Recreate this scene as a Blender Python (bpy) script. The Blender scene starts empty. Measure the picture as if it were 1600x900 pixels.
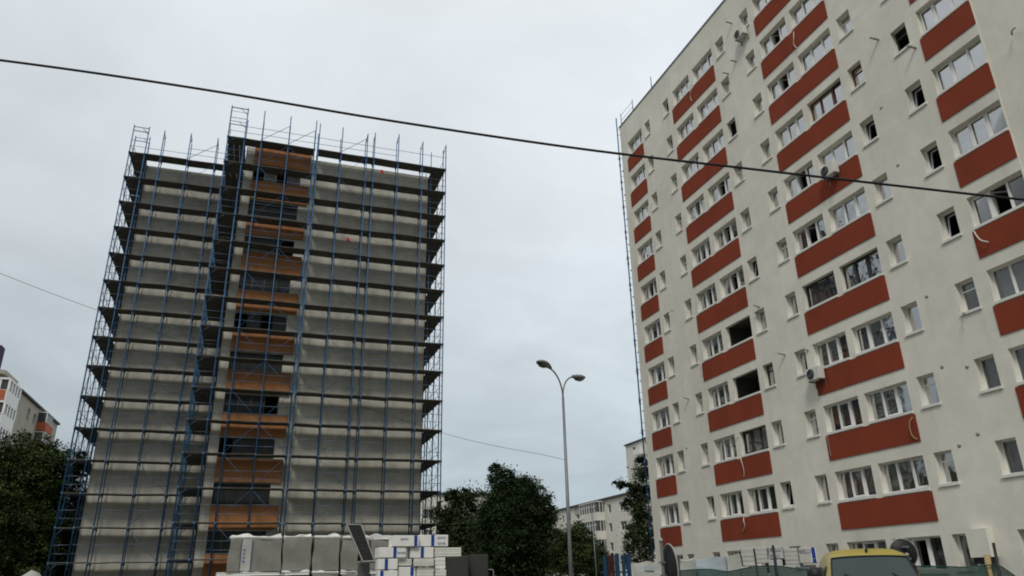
import bpy, math, random, zlib
from mathutils import Vector, Matrix
random.seed(7)
SC = bpy.context.scene
COL = SC.collection
R = math.radians

# ------------------------------------------------------------------ camera
F_PX, PITCH, ROLL, YAW, ZC = 1162.26, R(21.58), R(-1.18), R(19.19), 1.6
cam = bpy.data.objects.new('camera', bpy.data.cameras.new('camera'))
COL.objects.link(cam)
cam.matrix_world = (Matrix.Translation((0, 0, ZC)) @ Matrix.Rotation(-YAW, 4, 'Z')
                    @ Matrix.Rotation(math.pi / 2 + PITCH, 4, 'X') @ Matrix.Rotation(ROLL, 4, 'Z'))
cam.data.sensor_width = 36.0
cam.data.lens = 36.0 * F_PX / 1600.0
cam.data.clip_start = 0.05
cam.data.clip_end = 3000
SC.camera = cam
SC.render.resolution_x, SC.render.resolution_y = 1024, 576

# ------------------------------------------------------------------ world and sun
SUN_EL, SUN_AZ = R(48), R(208)          # azimuth clockwise from +Y
world = bpy.data.worlds.new('World'); SC.world = world; world.use_nodes = True
wn, wl = world.node_tree.nodes, world.node_tree.links
wn.clear()
def wnode(t, **k):
    n = wn.new(t)
    for a, b in k.items(): setattr(n, a, b)
    return n
w_out = wnode('ShaderNodeOutputWorld')
w_mix = wnode('ShaderNodeMixShader'); w_mix.inputs[0].default_value = 0.93
w_bg1 = wnode('ShaderNodeBackground'); w_bg1.inputs[1].default_value = 0.06
w_bg2 = wnode('ShaderNodeBackground'); w_bg2.inputs[1].default_value = 1.0
sky = wnode('ShaderNodeTexSky', sky_type='NISHITA', sun_disc=False)
sky.sun_elevation = SUN_EL; sky.sun_rotation = SUN_AZ
wl.new(sky.outputs[0], w_bg1.inputs[0])
tc = wnode('ShaderNodeTexCoord')
sep = wnode('ShaderNodeSeparateXYZ'); wl.new(tc.outputs['Generated'], sep.inputs[0])
ramp = wnode('ShaderNodeValToRGB')       # cloud layer: brighter towards the zenith
cr = ramp.color_ramp
cr.elements[0].position = 0.0; cr.elements[0].color = (0.36, 0.44, 0.48, 1)
cr.elements[1].position = 1.0; cr.elements[1].color = (1.12, 1.10, 1.05, 1)
for p, c in ((0.12, (0.50, 0.58, 0.625)), (0.28, (0.63, 0.70, 0.745)), (0.5, (0.775, 0.83, 0.87)), (0.64, (0.82, 0.875, 0.915))):
    e = cr.elements.new(p); e.color = (*c, 1)
wl.new(sep.outputs['Z'], ramp.inputs[0])
# clouds laid on a flat layer: direction divided by its height
mz = wnode('ShaderNodeMath', operation='MAXIMUM'); mz.inputs[1].default_value = 0.0
wl.new(sep.outputs['Z'], mz.inputs[0])
az = wnode('ShaderNodeMath', operation='ADD'); az.inputs[1].default_value = 0.16
wl.new(mz.outputs[0], az.inputs[0])
dv = wnode('ShaderNodeVectorMath', operation='DIVIDE')
cmb = wnode('ShaderNodeCombineXYZ')
for i in range(3): wl.new(az.outputs[0], cmb.inputs[i])
wl.new(tc.outputs['Generated'], dv.inputs[0]); wl.new(cmb.outputs[0], dv.inputs[1])
def cloud(scale, lo, hi, off):
    mp = wnode('ShaderNodeMapping'); mp.inputs['Location'].default_value = off
    mp.inputs['Scale'].default_value = (1, 1, 0)
    wl.new(dv.outputs[0], mp.inputs[0])
    nz = wnode('ShaderNodeTexNoise'); nz.inputs['Scale'].default_value = scale
    nz.inputs['Detail'].default_value = 6; nz.inputs['Roughness'].default_value = 0.55
    nz.inputs['Distortion'].default_value = 0.4
    wl.new(mp.outputs[0], nz.inputs['Vector'])
    mr = wnode('ShaderNodeMapRange'); mr.inputs['From Min'].default_value = 0.3; mr.inputs['From Max'].default_value = 0.7
    mr.inputs['To Min'].default_value = lo; mr.inputs['To Max'].default_value = hi
    wl.new(nz.outputs[0], mr.inputs[0]); return mr
c1, c2 = cloud(0.55, 0.915, 1.06, (3.1, 1.7, 0)), cloud(2.3, 0.915, 1.07, (0.4, 5.2, 0))
mm = wnode('ShaderNodeMath', operation='MULTIPLY')
wl.new(c1.outputs[0], mm.inputs[0]); wl.new(c2.outputs[0], mm.inputs[1])
# the cloud is thinner towards the right (east) low down
e1 = wnode('ShaderNodeMath', operation='SUBTRACT'); wl.new(sep.outputs['X'], e1.inputs[0]); e1.inputs[1].default_value = 0.2
e2 = wnode('ShaderNodeMath', operation='SUBTRACT', use_clamp=True); e2.inputs[0].default_value = 0.75; wl.new(sep.outputs['Z'], e2.inputs[1])
e3 = wnode('ShaderNodeMath', operation='MULTIPLY'); wl.new(e1.outputs[0], e3.inputs[0]); wl.new(e2.outputs[0], e3.inputs[1])
e4 = wnode('ShaderNodeMath', operation='MULTIPLY_ADD'); wl.new(e3.outputs[0], e4.inputs[0]); e4.inputs[1].default_value = 0.62; e4.inputs[2].default_value = 1.0
e5 = wnode('ShaderNodeMath', operation='MULTIPLY'); wl.new(mm.outputs[0], e5.inputs[0]); wl.new(e4.outputs[0], e5.inputs[1])
# sky dimmed low in the unseen south, added to deepen the wall shade
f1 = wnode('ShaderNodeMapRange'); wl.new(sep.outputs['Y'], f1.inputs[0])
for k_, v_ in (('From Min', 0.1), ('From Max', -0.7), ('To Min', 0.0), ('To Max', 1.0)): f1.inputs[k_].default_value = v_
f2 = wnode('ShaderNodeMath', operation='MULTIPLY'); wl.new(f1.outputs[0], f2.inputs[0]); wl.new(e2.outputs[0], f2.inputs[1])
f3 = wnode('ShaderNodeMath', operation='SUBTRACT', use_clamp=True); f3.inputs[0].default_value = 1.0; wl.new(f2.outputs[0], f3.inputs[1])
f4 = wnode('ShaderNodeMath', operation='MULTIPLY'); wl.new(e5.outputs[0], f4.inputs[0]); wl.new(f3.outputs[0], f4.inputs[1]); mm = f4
vs = wnode('ShaderNodeVectorMath', operation='SCALE')
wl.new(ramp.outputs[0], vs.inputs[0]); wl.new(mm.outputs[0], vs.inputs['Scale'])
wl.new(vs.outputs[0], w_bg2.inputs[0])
wl.new(w_bg1.outputs[0], w_mix.inputs[1]); wl.new(w_bg2.outputs[0], w_mix.inputs[2])
wl.new(w_mix.outputs[0], w_out.inputs[0])

sl = bpy.data.lights.new('sun', 'SUN'); sl.energy = 1.5; sl.angle = R(12); sl.color = (1.0, 0.955, 0.88)
sun = bpy.data.objects.new('sun', sl); COL.objects.link(sun)
sd = Vector((math.sin(SUN_AZ) * math.cos(SUN_EL), math.cos(SUN_AZ) * math.cos(SUN_EL), math.sin(SUN_EL)))
sun.rotation_euler = sd.to_track_quat('Z', 'Y').to_euler(); sun.location = sd * 200

SC.view_settings.view_transform = 'Standard'; SC.view_settings.look = 'None'
SC.view_settings.exposure = 0.0; SC.view_settings.gamma = 1.0; SC.view_settings.use_curve_mapping = False
SC.cycles.filter_width = 1.9; SC.cycles.max_bounces = 6; SC.cycles.transparent_max_bounces = 12

# ------------------------------------------------------------------ helpers
def at(px, py, D):
    """point on the sight line of a pixel of the 1600x900 photograph at horizontal distance D metres"""
    d = ray(px, py); h = math.hypot(d.x, d.y)
    return d * (D / h) + Vector((0, 0, ZC))
def ray(px, py):
    m = cam.matrix_world.to_3x3()
    return m @ Vector(((px - 800) / F_PX, -(py - 450) / F_PX, -1.0))

class MB:
    def __init__(s): s.v, s.f, s.sm = [], [], []
    def add(s, vs, fs, smooth=False):
        o = len(s.v); s.v += [tuple(x) for x in vs]
        s.f += [tuple(i + o for i in f) for f in fs]; s.sm += [smooth] * len(fs); return s
    def quad(s, a, b, c, d): return s.add([a, b, c, d], [(0, 1, 2, 3)])
    def box(s, x0, x1, y0, y1, z0, z1, m=None):
        x0, x1 = min(x0, x1), max(x0, x1); y0, y1 = min(y0, y1), max(y0, y1); z0, z1 = min(z0, z1), max(z0, z1)
        v = [Vector(p) for p in ((x0,y0,z0),(x1,y0,z0),(x1,y1,z0),(x0,y1,z0),(x0,y0,z1),(x1,y0,z1),(x1,y1,z1),(x0,y1,z1))]
        if m: v = [m @ p for p in v]
        return s.add(v, [(0,3,2,1),(4,5,6,7),(0,1,5,4),(1,2,6,5),(2,3,7,6),(3,0,4,7)])
    def tube(s, pts, r, n=6, cap=True):
        pts = [Vector(p) for p in pts]; rs = r if isinstance(r, (list, tuple)) else [r] * len(pts)
        vs, fs = [], []
        t0 = (pts[1] - pts[0]).normalized()
        up = Vector((0, 0, 1)) if abs(t0.z) < 0.9 else Vector((1, 0, 0))
        u = t0.cross(up).normalized()
        for i, p in enumerate(pts):
            a = pts[max(0, i - 1)]; b = pts[min(len(pts) - 1, i + 1)]
            t = (b - a).normalized(); u = (u - t * u.dot(t)).normalized(); w = t.cross(u)
            for k in range(n):
                q = 2 * math.pi * k / n; vs.append(p + (u * math.cos(q) + w * math.sin(q)) * rs[i])
        for i in range(len(pts) - 1):
            for k in range(n):
                k2 = (k + 1) % n; fs.append((i*n+k, i*n+k2, (i+1)*n+k2, (i+1)*n+k))
        if cap: fs += [tuple(reversed(range(n))), tuple(range((len(pts)-1)*n, len(pts)*n))]
        return s.add(vs, fs, True)
    def bar(s, p, q, r, n=6): return s.tube([p, q], r, n)
    def disc(s, c, nrm, r, th, n=28):
        nrm = Vector(nrm).normalized(); c = Vector(c)
        return s.tube([c - nrm * th / 2, c + nrm * th / 2], r, n)
    def lathe(s, prof, m=Matrix(), n=20):
        vs = [m @ Vector((r * math.cos(2*math.pi*k/n), r * math.sin(2*math.pi*k/n), z)) for r, z in prof for k in range(n)]
        fs = [(i*n+k, i*n+(k+1)%n, (i+1)*n+(k+1)%n, (i+1)*n+k) for i in range(len(prof)-1) for k in range(n)]
        fs += [tuple(reversed(range(n))), tuple(range((len(prof)-1)*n, len(prof)*n))]
        return s.add(vs, fs, True)
    def build(s, name, mat, parent=None, loc=None):
        me = bpy.data.meshes.new(name)
        v = s.v
        if loc is not None: v = [(a - loc[0], b - loc[1], c - loc[2]) for a, b, c in v]
        me.from_pydata(v, [], s.f); me.update()
        if any(s.sm): me.polygons.foreach_set('use_smooth', s.sm)
        for m in (mat if isinstance(mat, (list, tuple)) else [mat]): me.materials.append(m)
        o = bpy.data.objects.new(name, me); COL.objects.link(o)
        if parent: o.parent = parent
        elif loc is not None: o.location = loc
        return o
def tag(o, label=None, cat=None, group=None, kind=None):
    if label: o['label'] = label
    if cat: o['category'] = cat
    if group: o['group'] = group
    if kind: o['kind'] = kind
    return o
def thing(name, label, cat, group=None):
    o = bpy.data.objects.new(name, None); COL.objects.link(o); o.empty_display_size = 0.3
    return tag(o, label, cat, group)
def bevel(o, w, seg=2):
    m = o.modifiers.new('bevel', 'BEVEL'); m.width = w; m.segments = seg; m.limit_method = 'ANGLE'; return o

# ------------------------------------------------------------------ materials
def mat(name, col, rough=0.8, metal=0.0, var=0.12, scale=3.0, bump=0.0, bscale=40.0, spec=0.3, streak=0.0, stretch=(1,1,1), col2=None, fac2=(0.55, 0.7), scale2=0.5):
    m = bpy.data.materials.new(name); m.use_nodes = True
    nt = m.node_tree; n, l = nt.nodes, nt.links; b = n['Principled BSDF']
    b.inputs['Roughness'].default_value = rough; b.inputs['Metallic'].default_value = metal
    b.inputs['Specular IOR Level'].default_value = spec
    tc = n.new('ShaderNodeTexCoord')
    mp = n.new('ShaderNodeMapping'); mp.inputs['Scale'].default_value = stretch
    l.new(tc.outputs['Object'], mp.inputs[0])
    nz = n.new('ShaderNodeTexNoise'); nz.inputs['Scale'].default_value = scale; nz.inputs['Detail'].default_value = 5
    nz.inputs['Roughness'].default_value = 0.62
    l.new(mp.outputs[0], nz.inputs['Vector'])
    rp = n.new('ShaderNodeValToRGB')
    d = tuple(max(0, c * (1 - var)) for c in col); u = tuple(min(1, c * (1 + var)) for c in col)
    rp.color_ramp.elements[0].position = 0.3; rp.color_ramp.elements[0].color = (*d, 1)
    rp.color_ramp.elements[1].position = 0.7; rp.color_ramp.elements[1].color = (*u, 1)
    l.new(nz.outputs[0], rp.inputs[0]); out = rp.outputs[0]
    if col2:
        nz2 = n.new('ShaderNodeTexNoise'); nz2.inputs['Scale'].default_value = scale2; nz2.inputs['Detail'].default_value = 6
        nz2.inputs['Roughness'].default_value = 0.65
        mp2 = n.new('ShaderNodeMapping'); mp2.inputs['Scale'].default_value = (1, 1, 0.35 if streak else 1)
        l.new(tc.outputs['Object'], mp2.inputs[0]); l.new(mp2.outputs[0], nz2.inputs['Vector'])
        mr = n.new('ShaderNodeMapRange'); mr.inputs['From Min'].default_value = fac2[0]; mr.inputs['From Max'].default_value = fac2[1]
        l.new(nz2.outputs[0], mr.inputs[0])
        mx = n.new('ShaderNodeMixRGB'); mx.inputs[2].default_value = (*col2, 1)
        l.new(mr.outputs[0], mx.inputs[0]); l.new(out, mx.inputs[1]); out = mx.outputs[0]
    l.new(out, b.inputs['Base Color'])
    if bump:
        bz = n.new('ShaderNodeTexNoise'); bz.inputs['Scale'].default_value = bscale; bz.inputs['Detail'].default_value = 4
        l.new(tc.outputs['Object'], bz.inputs['Vector'])
        bp = n.new('ShaderNodeBump'); bp.inputs['Strength'].default_value = bump; bp.inputs['Distance'].default_value = 0.02
        l.new(bz.outputs[0], bp.inputs['Height']); l.new(bp.outputs[0], b.inputs['Normal'])
    return m
def glass(name, tint=(0.25, 0.28, 0.28), refl=0.14, clear=0.75):
    m = bpy.data.materials.new(name); m.use_nodes = True
    nt = m.node_tree; n, l = nt.nodes, nt.links; n.clear()
    o = n.new('ShaderNodeOutputMaterial')
    tr = n.new('ShaderNodeBsdfTransparent'); tr.inputs[0].default_value = (clear, clear, clear, 1)
    df = n.new('ShaderNodeBsdfDiffuse'); df.inputs[0].default_value = (*tint, 1)
    gl = n.new('ShaderNodeBsdfGlossy'); gl.inputs['Roughness'].default_value = 0.04
    m1 = n.new('ShaderNodeMixShader'); m1.inputs[0].default_value = 0.12
    l.new(tr.outputs[0], m1.inputs[1]); l.new(df.outputs[0], m1.inputs[2])
    fr = n.new('ShaderNodeFresnel'); fr.inputs[0].default_value = 1.5
    ad = n.new('ShaderNodeMath'); ad.operation = 'MULTIPLY_ADD'; ad.inputs[1].default_value = 0.6; ad.inputs[2].default_value = refl * 0.2
    l.new(fr.outputs[0], ad.inputs[0])
    # old panes are a little wavy
    nz = n.new('ShaderNodeTexNoise'); nz.inputs['Scale'].default_value = 1.3
    tcn = n.new('ShaderNodeTexCoord'); l.new(tcn.outputs['Object'], nz.inputs['Vector'])
    bp = n.new('ShaderNodeBump'); bp.inputs['Strength'].default_value = 0.12; bp.inputs['Distance'].default_value = 0.1
    l.new(nz.outputs[0], bp.inputs['Height']); l.new(bp.outputs[0], gl.inputs['Normal'])
    m2 = n.new('ShaderNodeMixShader'); l.new(ad.outputs[0], m2.inputs[0])
    l.new(m1.outputs[0], m2.inputs[1]); l.new(gl.outputs[0], m2.inputs[2]); l.new(m2.outputs[0], o.inputs[0])
    return m
def leafmat(name, dark, light, scale=0.9):
    m = mat(name, light, rough=0.8, var=0.25, scale=2.5, spec=0.06, col2=dark, fac2=(0.42, 0.6), scale2=scale)
    b = m.node_tree.nodes['Principled BSDF']
    b.inputs['Transmission Weight'].default_value = 0.0
    return m

def facade(name, col, dirt_col, joint, streak_amt, amt):
    m = mat(name, col, 0.92, var=0.06, scale=0.35, bump=0.25, bscale=60, spec=0.15, col2=dirt_col, fac2=(0.46, 0.78), scale2=0.22, streak=1)
    nt = m.node_tree; n, l = nt.nodes, nt.links; b = n['Principled BSDF']
    src = b.inputs['Base Color'].links[0].from_socket
    tc = n.new('ShaderNodeTexCoord'); sp = n.new('ShaderNodeSeparateXYZ'); l.new(tc.outputs['Object'], sp.inputs[0])
    ad = n.new('ShaderNodeMath'); ad.operation = 'ADD'; l.new(sp.outputs['X'], ad.inputs[0]); l.new(sp.outputs['Y'], ad.inputs[1])
    cb = n.new('ShaderNodeCombineXYZ'); l.new(ad.outputs[0], cb.inputs[0]); l.new(sp.outputs['Z'], cb.inputs[1])
    br = n.new('ShaderNodeTexBrick'); l.new(cb.outputs[0], br.inputs['Vector'])
    br.inputs['Scale'].default_value = 1.0; br.inputs['Brick Width'].default_value = 1.0; br.inputs['Row Height'].default_value = 0.5
    br.inputs['Mortar Size'].default_value = 0.02; br.inputs['Mortar Smooth'].default_value = 0.6
    br.inputs['Color1'].default_value = (1, 1, 1, 1); br.inputs['Color2'].default_value = (1 - joint * .8,) * 3 + (1,); br.inputs['Mortar'].default_value = (1 - joint,) * 3 + (1,)
    m1 = n.new('ShaderNodeMixRGB'); m1.blend_type = 'MULTIPLY'; m1.inputs[0].default_value = 1.0
    l.new(src, m1.inputs[1]); l.new(br.outputs['Color'], m1.inputs[2])
    # thin rain streaks
    mp = n.new('ShaderNodeMapping'); mp.inputs['Scale'].default_value = (2.6, 0.16, 1); l.new(cb.outputs[0], mp.inputs[0])
    nz = n.new('ShaderNodeTexNoise'); nz.inputs['Scale'].default_value = 1.0; nz.inputs['Detail'].default_value = 5; nz.inputs['Roughness'].default_value = .6
    l.new(mp.outputs[0], nz.inputs['Vector'])
    mr = n.new('ShaderNodeMapRange'); mr.inputs['From Min'].default_value = 0.56; mr.inputs['From Max'].default_value = 0.75
    mr.inputs['To Min'].default_value = 1.0; mr.inputs['To Max'].default_value = 1 - streak_amt
    l.new(nz.outputs[0], mr.inputs[0])
    # broad trowelled patches
    n3 = n.new('ShaderNodeTexNoise'); n3.inputs['Scale'].default_value = 0.9; n3.inputs['Detail'].default_value = 8; n3.inputs['Roughness'].default_value = .7; n3.inputs['Distortion'].default_value = .8
    l.new(tc.outputs['Object'], n3.inputs['Vector'])
    mr3 = n.new('ShaderNodeMapRange'); mr3.inputs['From Min'].default_value = .35; mr3.inputs['From Max'].default_value = .65; mr3.inputs['To Min'].default_value = 1 - amt; mr3.inputs['To Max'].default_value = 1 + amt * .6
    l.new(n3.outputs[0], mr3.inputs[0])
    mu = n.new('ShaderNodeMath'); mu.operation = 'MULTIPLY'; l.new(mr.outputs[0], mu.inputs[0]); l.new(mr3.outputs[0], mu.inputs[1])
    vs = n.new('ShaderNodeVectorMath'); vs.operation = 'SCALE'; l.new(m1.outputs[0], vs.inputs[0]); l.new(mu.outputs[0], vs.inputs['Scale'])
    l.new(vs.outputs[0], b.inputs['Base Color'])
    return m

M = dict(
    plaster=facade('cream_plaster', (0.77, 0.745, 0.66), (0.68, 0.65, 0.565), 0.03, 0.11, 0.07),
    redpanel=mat('red_plaster', (0.25, 0.053, 0.028), 0.9, spec=0.12, var=0.10, scale=0.5, bump=0.25, bscale=60, col2=(0.20, 0.045, 0.026), fac2=(0.45, 0.8), scale2=0.7, streak=1),
    white=mat('white_frame', (0.80, 0.80, 0.78), 0.45, var=0.04),
    sill=mat('white_sill', (0.74, 0.73, 0.69), 0.6, var=0.06),
    brownframe=mat('brown_frame', (0.12, 0.045, 0.028), 0.5), darkframe=mat('dark_frame', (0.045, 0.043, 0.04), 0.5),
    glass=glass('window_glass'), pale_pane=glass('pale_bluish_glass', (0.55, 0.6, 0.62), 0.2, 0.45),  # second glass has a paler bluish tint and is less clear
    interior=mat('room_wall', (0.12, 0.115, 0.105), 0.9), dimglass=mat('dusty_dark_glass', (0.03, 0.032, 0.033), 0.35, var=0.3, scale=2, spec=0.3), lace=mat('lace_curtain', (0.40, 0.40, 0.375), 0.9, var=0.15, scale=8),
    greycurt=mat('grey_curtain', (0.20, 0.19, 0.175), 0.9, var=0.2, scale=6), bluecurt=mat('blue_curtain', (0.02, 0.03, 0.15), 0.9),
    greencurt=mat('olive_curtain', (0.25, 0.25, 0.12), 0.9), pinkcurt=mat('pink_curtain', (0.35, 0.2, 0.17), 0.9),
    turqcurt=mat('turquoise_curtain', (0.25, 0.55, 0.52), 0.9),
    concrete=facade('grey_base_coat', (0.54, 0.53, 0.465), (0.43, 0.415, 0.36), 0.12, 0.24, 0.16),
    orange=mat('orange_plaster', (0.35, 0.165, 0.075), 0.9, spec=0.12, var=0.10, scale=0.9, bump=0.2, bscale=30, col2=(0.26, 0.12, 0.056), fac2=(0.5, 0.75), scale2=0.8),
    roof=mat('roof_felt', (0.07, 0.07, 0.072), 0.9, var=0.2), zinc=mat('zinc_edge', (0.22, 0.235, 0.25), 0.5, 0.4),
    blue=mat('blue_scaffold_paint', (0.026, 0.10, 0.21), 0.5, var=0.35, scale=1.3, spec=0.4, col2=(0.10, 0.10, 0.10), fac2=(0.6, 0.75), scale2=1.7),
    galv=mat('grey_scaffold_tube', (0.12, 0.16, 0.22), 0.5, 0.3, var=0.3, scale=1.5),
    deck=mat('weathered_deck', (0.095, 0.088, 0.076), 0.9, var=0.35, scale=1.6, stretch=(1, 4, 1)),
    white_ac=mat('white_casing', (0.66, 0.65, 0.60), 0.5, var=0.06), black=mat('black_plastic', (0.012, 0.012, 0.013), 0.5),
    grille=mat('dark_grille', (0.10, 0.10, 0.10), 0.6), hose=mat('white_hose', (0.6, 0.58, 0.5), 0.6),
    pipe=mat('grey_pipe', (0.35, 0.34, 0.31), 0.6), steel=mat('galvanised_steel', (0.20, 0.21, 0.22), 0.5, 0.5, var=0.15, scale=2),
    lampgrey=mat('lamp_housing', (0.24, 0.245, 0.25), 0.45, 0.2), lens=mat('lamp_lens', (0.12, 0.12, 0.115), 0.2, spec=0.6),
    cable=mat('cable_rubber', (0.012, 0.012, 0.014), 0.7), bark=mat('bark', (0.07, 0.055, 0.04), 0.95, var=0.3, scale=6, bump=0.6, bscale=18),
    wrap=mat('grey_wrapped_load', (0.215, 0.21, 0.185), 0.3, var=0.12, scale=1.6, bump=1.0, bscale=4, spec=0.55, stretch=(1.6, 1, .5)),
    film=mat('white_highlight_film', (0.62, 0.62, 0.60), 0.28, var=0.08, scale=4, bump=0.8, bscale=9, spec=0.6),  # top film whitened to carry the highlight along the load tops
    foam=mat('white_foam', (0.74, 0.74, 0.71), 0.85, var=0.05, scale=3, bump=0.15, bscale=30),
    foam3=mat('greyish_foam', (0.47, 0.47, 0.44), 0.85, var=0.08, scale=3), foam2=mat('ivory_foam', (0.66, 0.655, 0.60), 0.85, var=0.07, scale=3), band=mat('blue_band', (0.012, 0.05, 0.26), 0.45, var=0.1),
    ink=mat('violet_print', (0.16, 0.15, 0.27), 0.6), navy=mat('navy_print', (0.02, 0.03, 0.17), 0.5),
    seam=mat('dark_seam', (0.2, 0.2, 0.185), 0.9), bluefilm=mat('bluish_film', (0.36, 0.42, 0.46), 0.3, bump=0.6, bscale=7, spec=0.6),
    clearfilm=mat('grey_film', (0.42, 0.425, 0.39), 0.3, var=0.12, scale=3, bump=0.8, bscale=7, spec=0.6),
    darkbox=mat('dark_grey_sheet', (0.04, 0.04, 0.038), 0.6, var=0.12, scale=1.5), net=None,
    yellow=mat('yellow_car_paint', (0.33, 0.265, 0.045), 0.35, var=0.05, scale=1.5, spec=0.6), tyre=mat('tyre_rubber', (0.02, 0.02, 0.02), 0.9),
    carglass=None, chrome=mat('rim_metal', (0.4, 0.4, 0.4), 0.35, 0.7), lampglass=mat('headlight_glass', (0.6, 0.62, 0.64), 0.1, spec=0.7),
    cell=mat('solar_cells', (0.018, 0.017, 0.018), 0.6, var=0.2, scale=10, spec=0.05), alu=mat('aluminium_frame', (0.30, 0.30, 0.29), 0.5, 0.2),
    red=mat('red_cloth', (0.55, 0.02, 0.05), 0.8), palewall=mat('pale_render', (0.64, 0.63, 0.575), 0.9, var=0.07, scale=0.4),
    oldwall=mat('old_beige_render', (0.38, 0.355, 0.30), 0.9, var=0.12, scale=0.5), ywall=mat('yellow_render', (0.50, 0.43, 0.24), 0.9),
    terra=mat('terracotta_panel', (0.42, 0.12, 0.055), 0.85), farglass=mat('far_glass', (0.055, 0.06, 0.065), 0.25, spec=0.6),
    picketb=mat('blue_picket', (0.014, 0.055, 0.115), 0.5), picketr=mat('dark_red_picket', (0.05, 0.017, 0.020), 0.6),
    wood=mat('raw_wood', (0.36, 0.27, 0.14), 0.8), asphalt=mat('asphalt', (0.05, 0.05, 0.052), 0.92, var=0.2, scale=2, bump=0.4, bscale=80),
    dirt=mat('yard_earth', (0.13, 0.115, 0.09), 0.95, var=0.25, scale=0.8, bump=0.5, bscale=8, col2=(0.06, 0.085, 0.03), fac2=(0.5, 0.62), scale2=0.25),
    paving=mat('grey_paving', (0.24, 0.235, 0.22), 0.9, var=0.12, scale=1.5), kerb=mat('kerb_stone', (0.32, 0.315, 0.30), 0.9), paint=mat('road_paint', (0.7, 0.7, 0.66), 0.7),
    purple=mat('dark_purple_render', (0.05, 0.03, 0.07), 0.8), tarp=mat('grey_tarpaulin', (0.33, 0.325, 0.30), 0.5, bump=0.5, bscale=4),
    leaf_l=leafmat('leaf_left', (0.020, 0.034, 0.013), (0.075, 0.105, 0.034)),
    leaf_d=leafmat('leaf_dark', (0.014, 0.025, 0.013), (0.042, 0.066, 0.027)),
    leaf_m=leafmat('leaf_mid', (0.024, 0.038, 0.018), (0.075, 0.10, 0.045)),
    leaf_b=leafmat('leaf_bush', (0.026, 0.042, 0.016), (0.085, 0.115, 0.042)),
)
M['carglass'] = mat('windscreen_glass', (0.022, 0.036, 0.040), 0.08, spec=0.35, var=0.05)
def netmat():
    m = mat('green_netting', (0.018, 0.062, 0.050), 0.8, var=0.25, scale=1.5)
    nt = m.node_tree; n, l = nt.nodes, nt.links; b = n['Principled BSDF']; out = n['Material Output']
    tr = n.new('ShaderNodeBsdfTransparent'); mx = n.new('ShaderNodeMixShader'); mx.inputs[0].default_value = 0.82
    l.new(tr.outputs[0], mx.inputs[1]); l.new(b.outputs[0], mx.inputs[2]); l.new(mx.outputs[0], out.inputs[0]); return m
M['net'] = netmat()

# ------------------------------------------------------------------ ground
MB().quad((-500, -300, 0), (500, -300, 0), (500, 700, 0), (-500, 700, 0)).build('ground', M['dirt']); tag(bpy.data.objects['ground'], kind='structure')
rd = MB().quad((-120, -4.5, .004), (120, -4.5, .004), (120, 3.5, .004), (-120, 3.5, .004)).build('road', M['asphalt']); tag(rd, kind='structure')
mk = MB()
for i in range(-20, 20): mk.quad((i*6, -0.56, .008), (i*6+3, -0.56, .008), (i*6+3, -0.44, .008), (i*6, -0.44, .008))
tag(mk.build('road_marking', M['paint']), kind='structure')
tag(MB().box(-120, 120, 3.5, 3.65, 0, .12).build('kerb', M['kerb']), kind='structure')
tag(MB().box(-120, 120, 3.653, 6.0, 0, .11).build('pavement', M['paving']), kind='structure')

# ------------------------------------------------------------------ right apartment block
XR = 22.79; FL = 2.75
bld = thing('apartment_block', 'tall cream apartment block with red panels under its rows of windows', 'apartment block')
NF = 11                                   # rows -1 (ground floor) .. 9
YE, YN, ROOF = 40.95, 4.0, 32.22
BIG = dict(S=(39.97, 37.95), A1=(33.78, 31.90), A2=(31.48, 29.38), B1=(25.43, 23.40), B2=(23.06, 20.90), C=(16.72, 14.64))
NAR = dict(n2=(37.50, 36.82), n3=(35.05, 34.37), n4=(28.98, 28.22), n5=(26.65, 25.93), n6=(20.44, 19.68), n7=(18.00, 17.26))
PAN = (('S', 40.12, 37.87), ('A', 33.98, 29.36), ('B', 25.54, 20.83), ('C', 16.81, 14.62))
def zrow(k): return 3.31 + FL * k
openings = []
for k in range(-1, 10):
    z = zrow(k)
    for nm, (a, b) in {**BIG, **NAR}.items():
        openings.append((nm, k, b, a, z + (1.09 if nm in BIG else 1.13), z + 2.27))
def wall_with_holes(u0, u1, z0, z1, holes, P, rec):
    """P(u, depth, z) -> point; returns mesh of the face with reveals of depth rec"""
    us = sorted({u0, u1, *[h[0] for h in holes], *[h[1] for h in holes]})
    zs = sorted({z0, z1, *[h[2] for h in holes], *[h[3] for h in holes]})
    mb = MB()
    for i in range(len(us) - 1):
        run = None
        uc = (us[i] + us[i+1]) / 2
        hs = [h for h in holes if h[0] < uc < h[1]]
        for j in range(len(zs) - 1):
            zc = (zs[j] + zs[j+1]) / 2
            if any(h[2] < zc < h[3] for h in hs):
                if run is not None: mb.quad(P(us[i],0,run), P(us[i+1],0,run), P(us[i+1],0,zs[j]), P(us[i],0,zs[j])); run = None
            elif run is None: run = zs[j]
        if run is not None: mb.quad(P(us[i],0,run), P(us[i+1],0,run), P(us[i+1],0,z1), P(us[i],0,z1))
    for a, b, c, d in holes:
        mb.quad(P(a,0,c), P(a,rec,c), P(a,rec,d), P(a,0,d)); mb.quad(P(b,0,c), P(b,0,d), P(b,rec,d), P(b,rec,c))
        mb.quad(P(a,0,d), P(a,rec,d), P(b,rec,d), P(b,0,d)); mb.quad(P(a,0,c), P(b,0,c), P(b,rec,c), P(a,rec,c))
    return mb
holes = [(o[2], o[3], o[4], o[5]) for o in openings]
Pr = lambda u, d, z: Vector((XR + d, u, z))
wm = wall_with_holes(14.60, YE, 0, ROOF, holes, Pr, 0.30)
XB = 36.0
wm.quad((XR, YE, 0), (XR, YE, ROOF), (XB, YE, ROOF), (XB, YE, 0))
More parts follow.
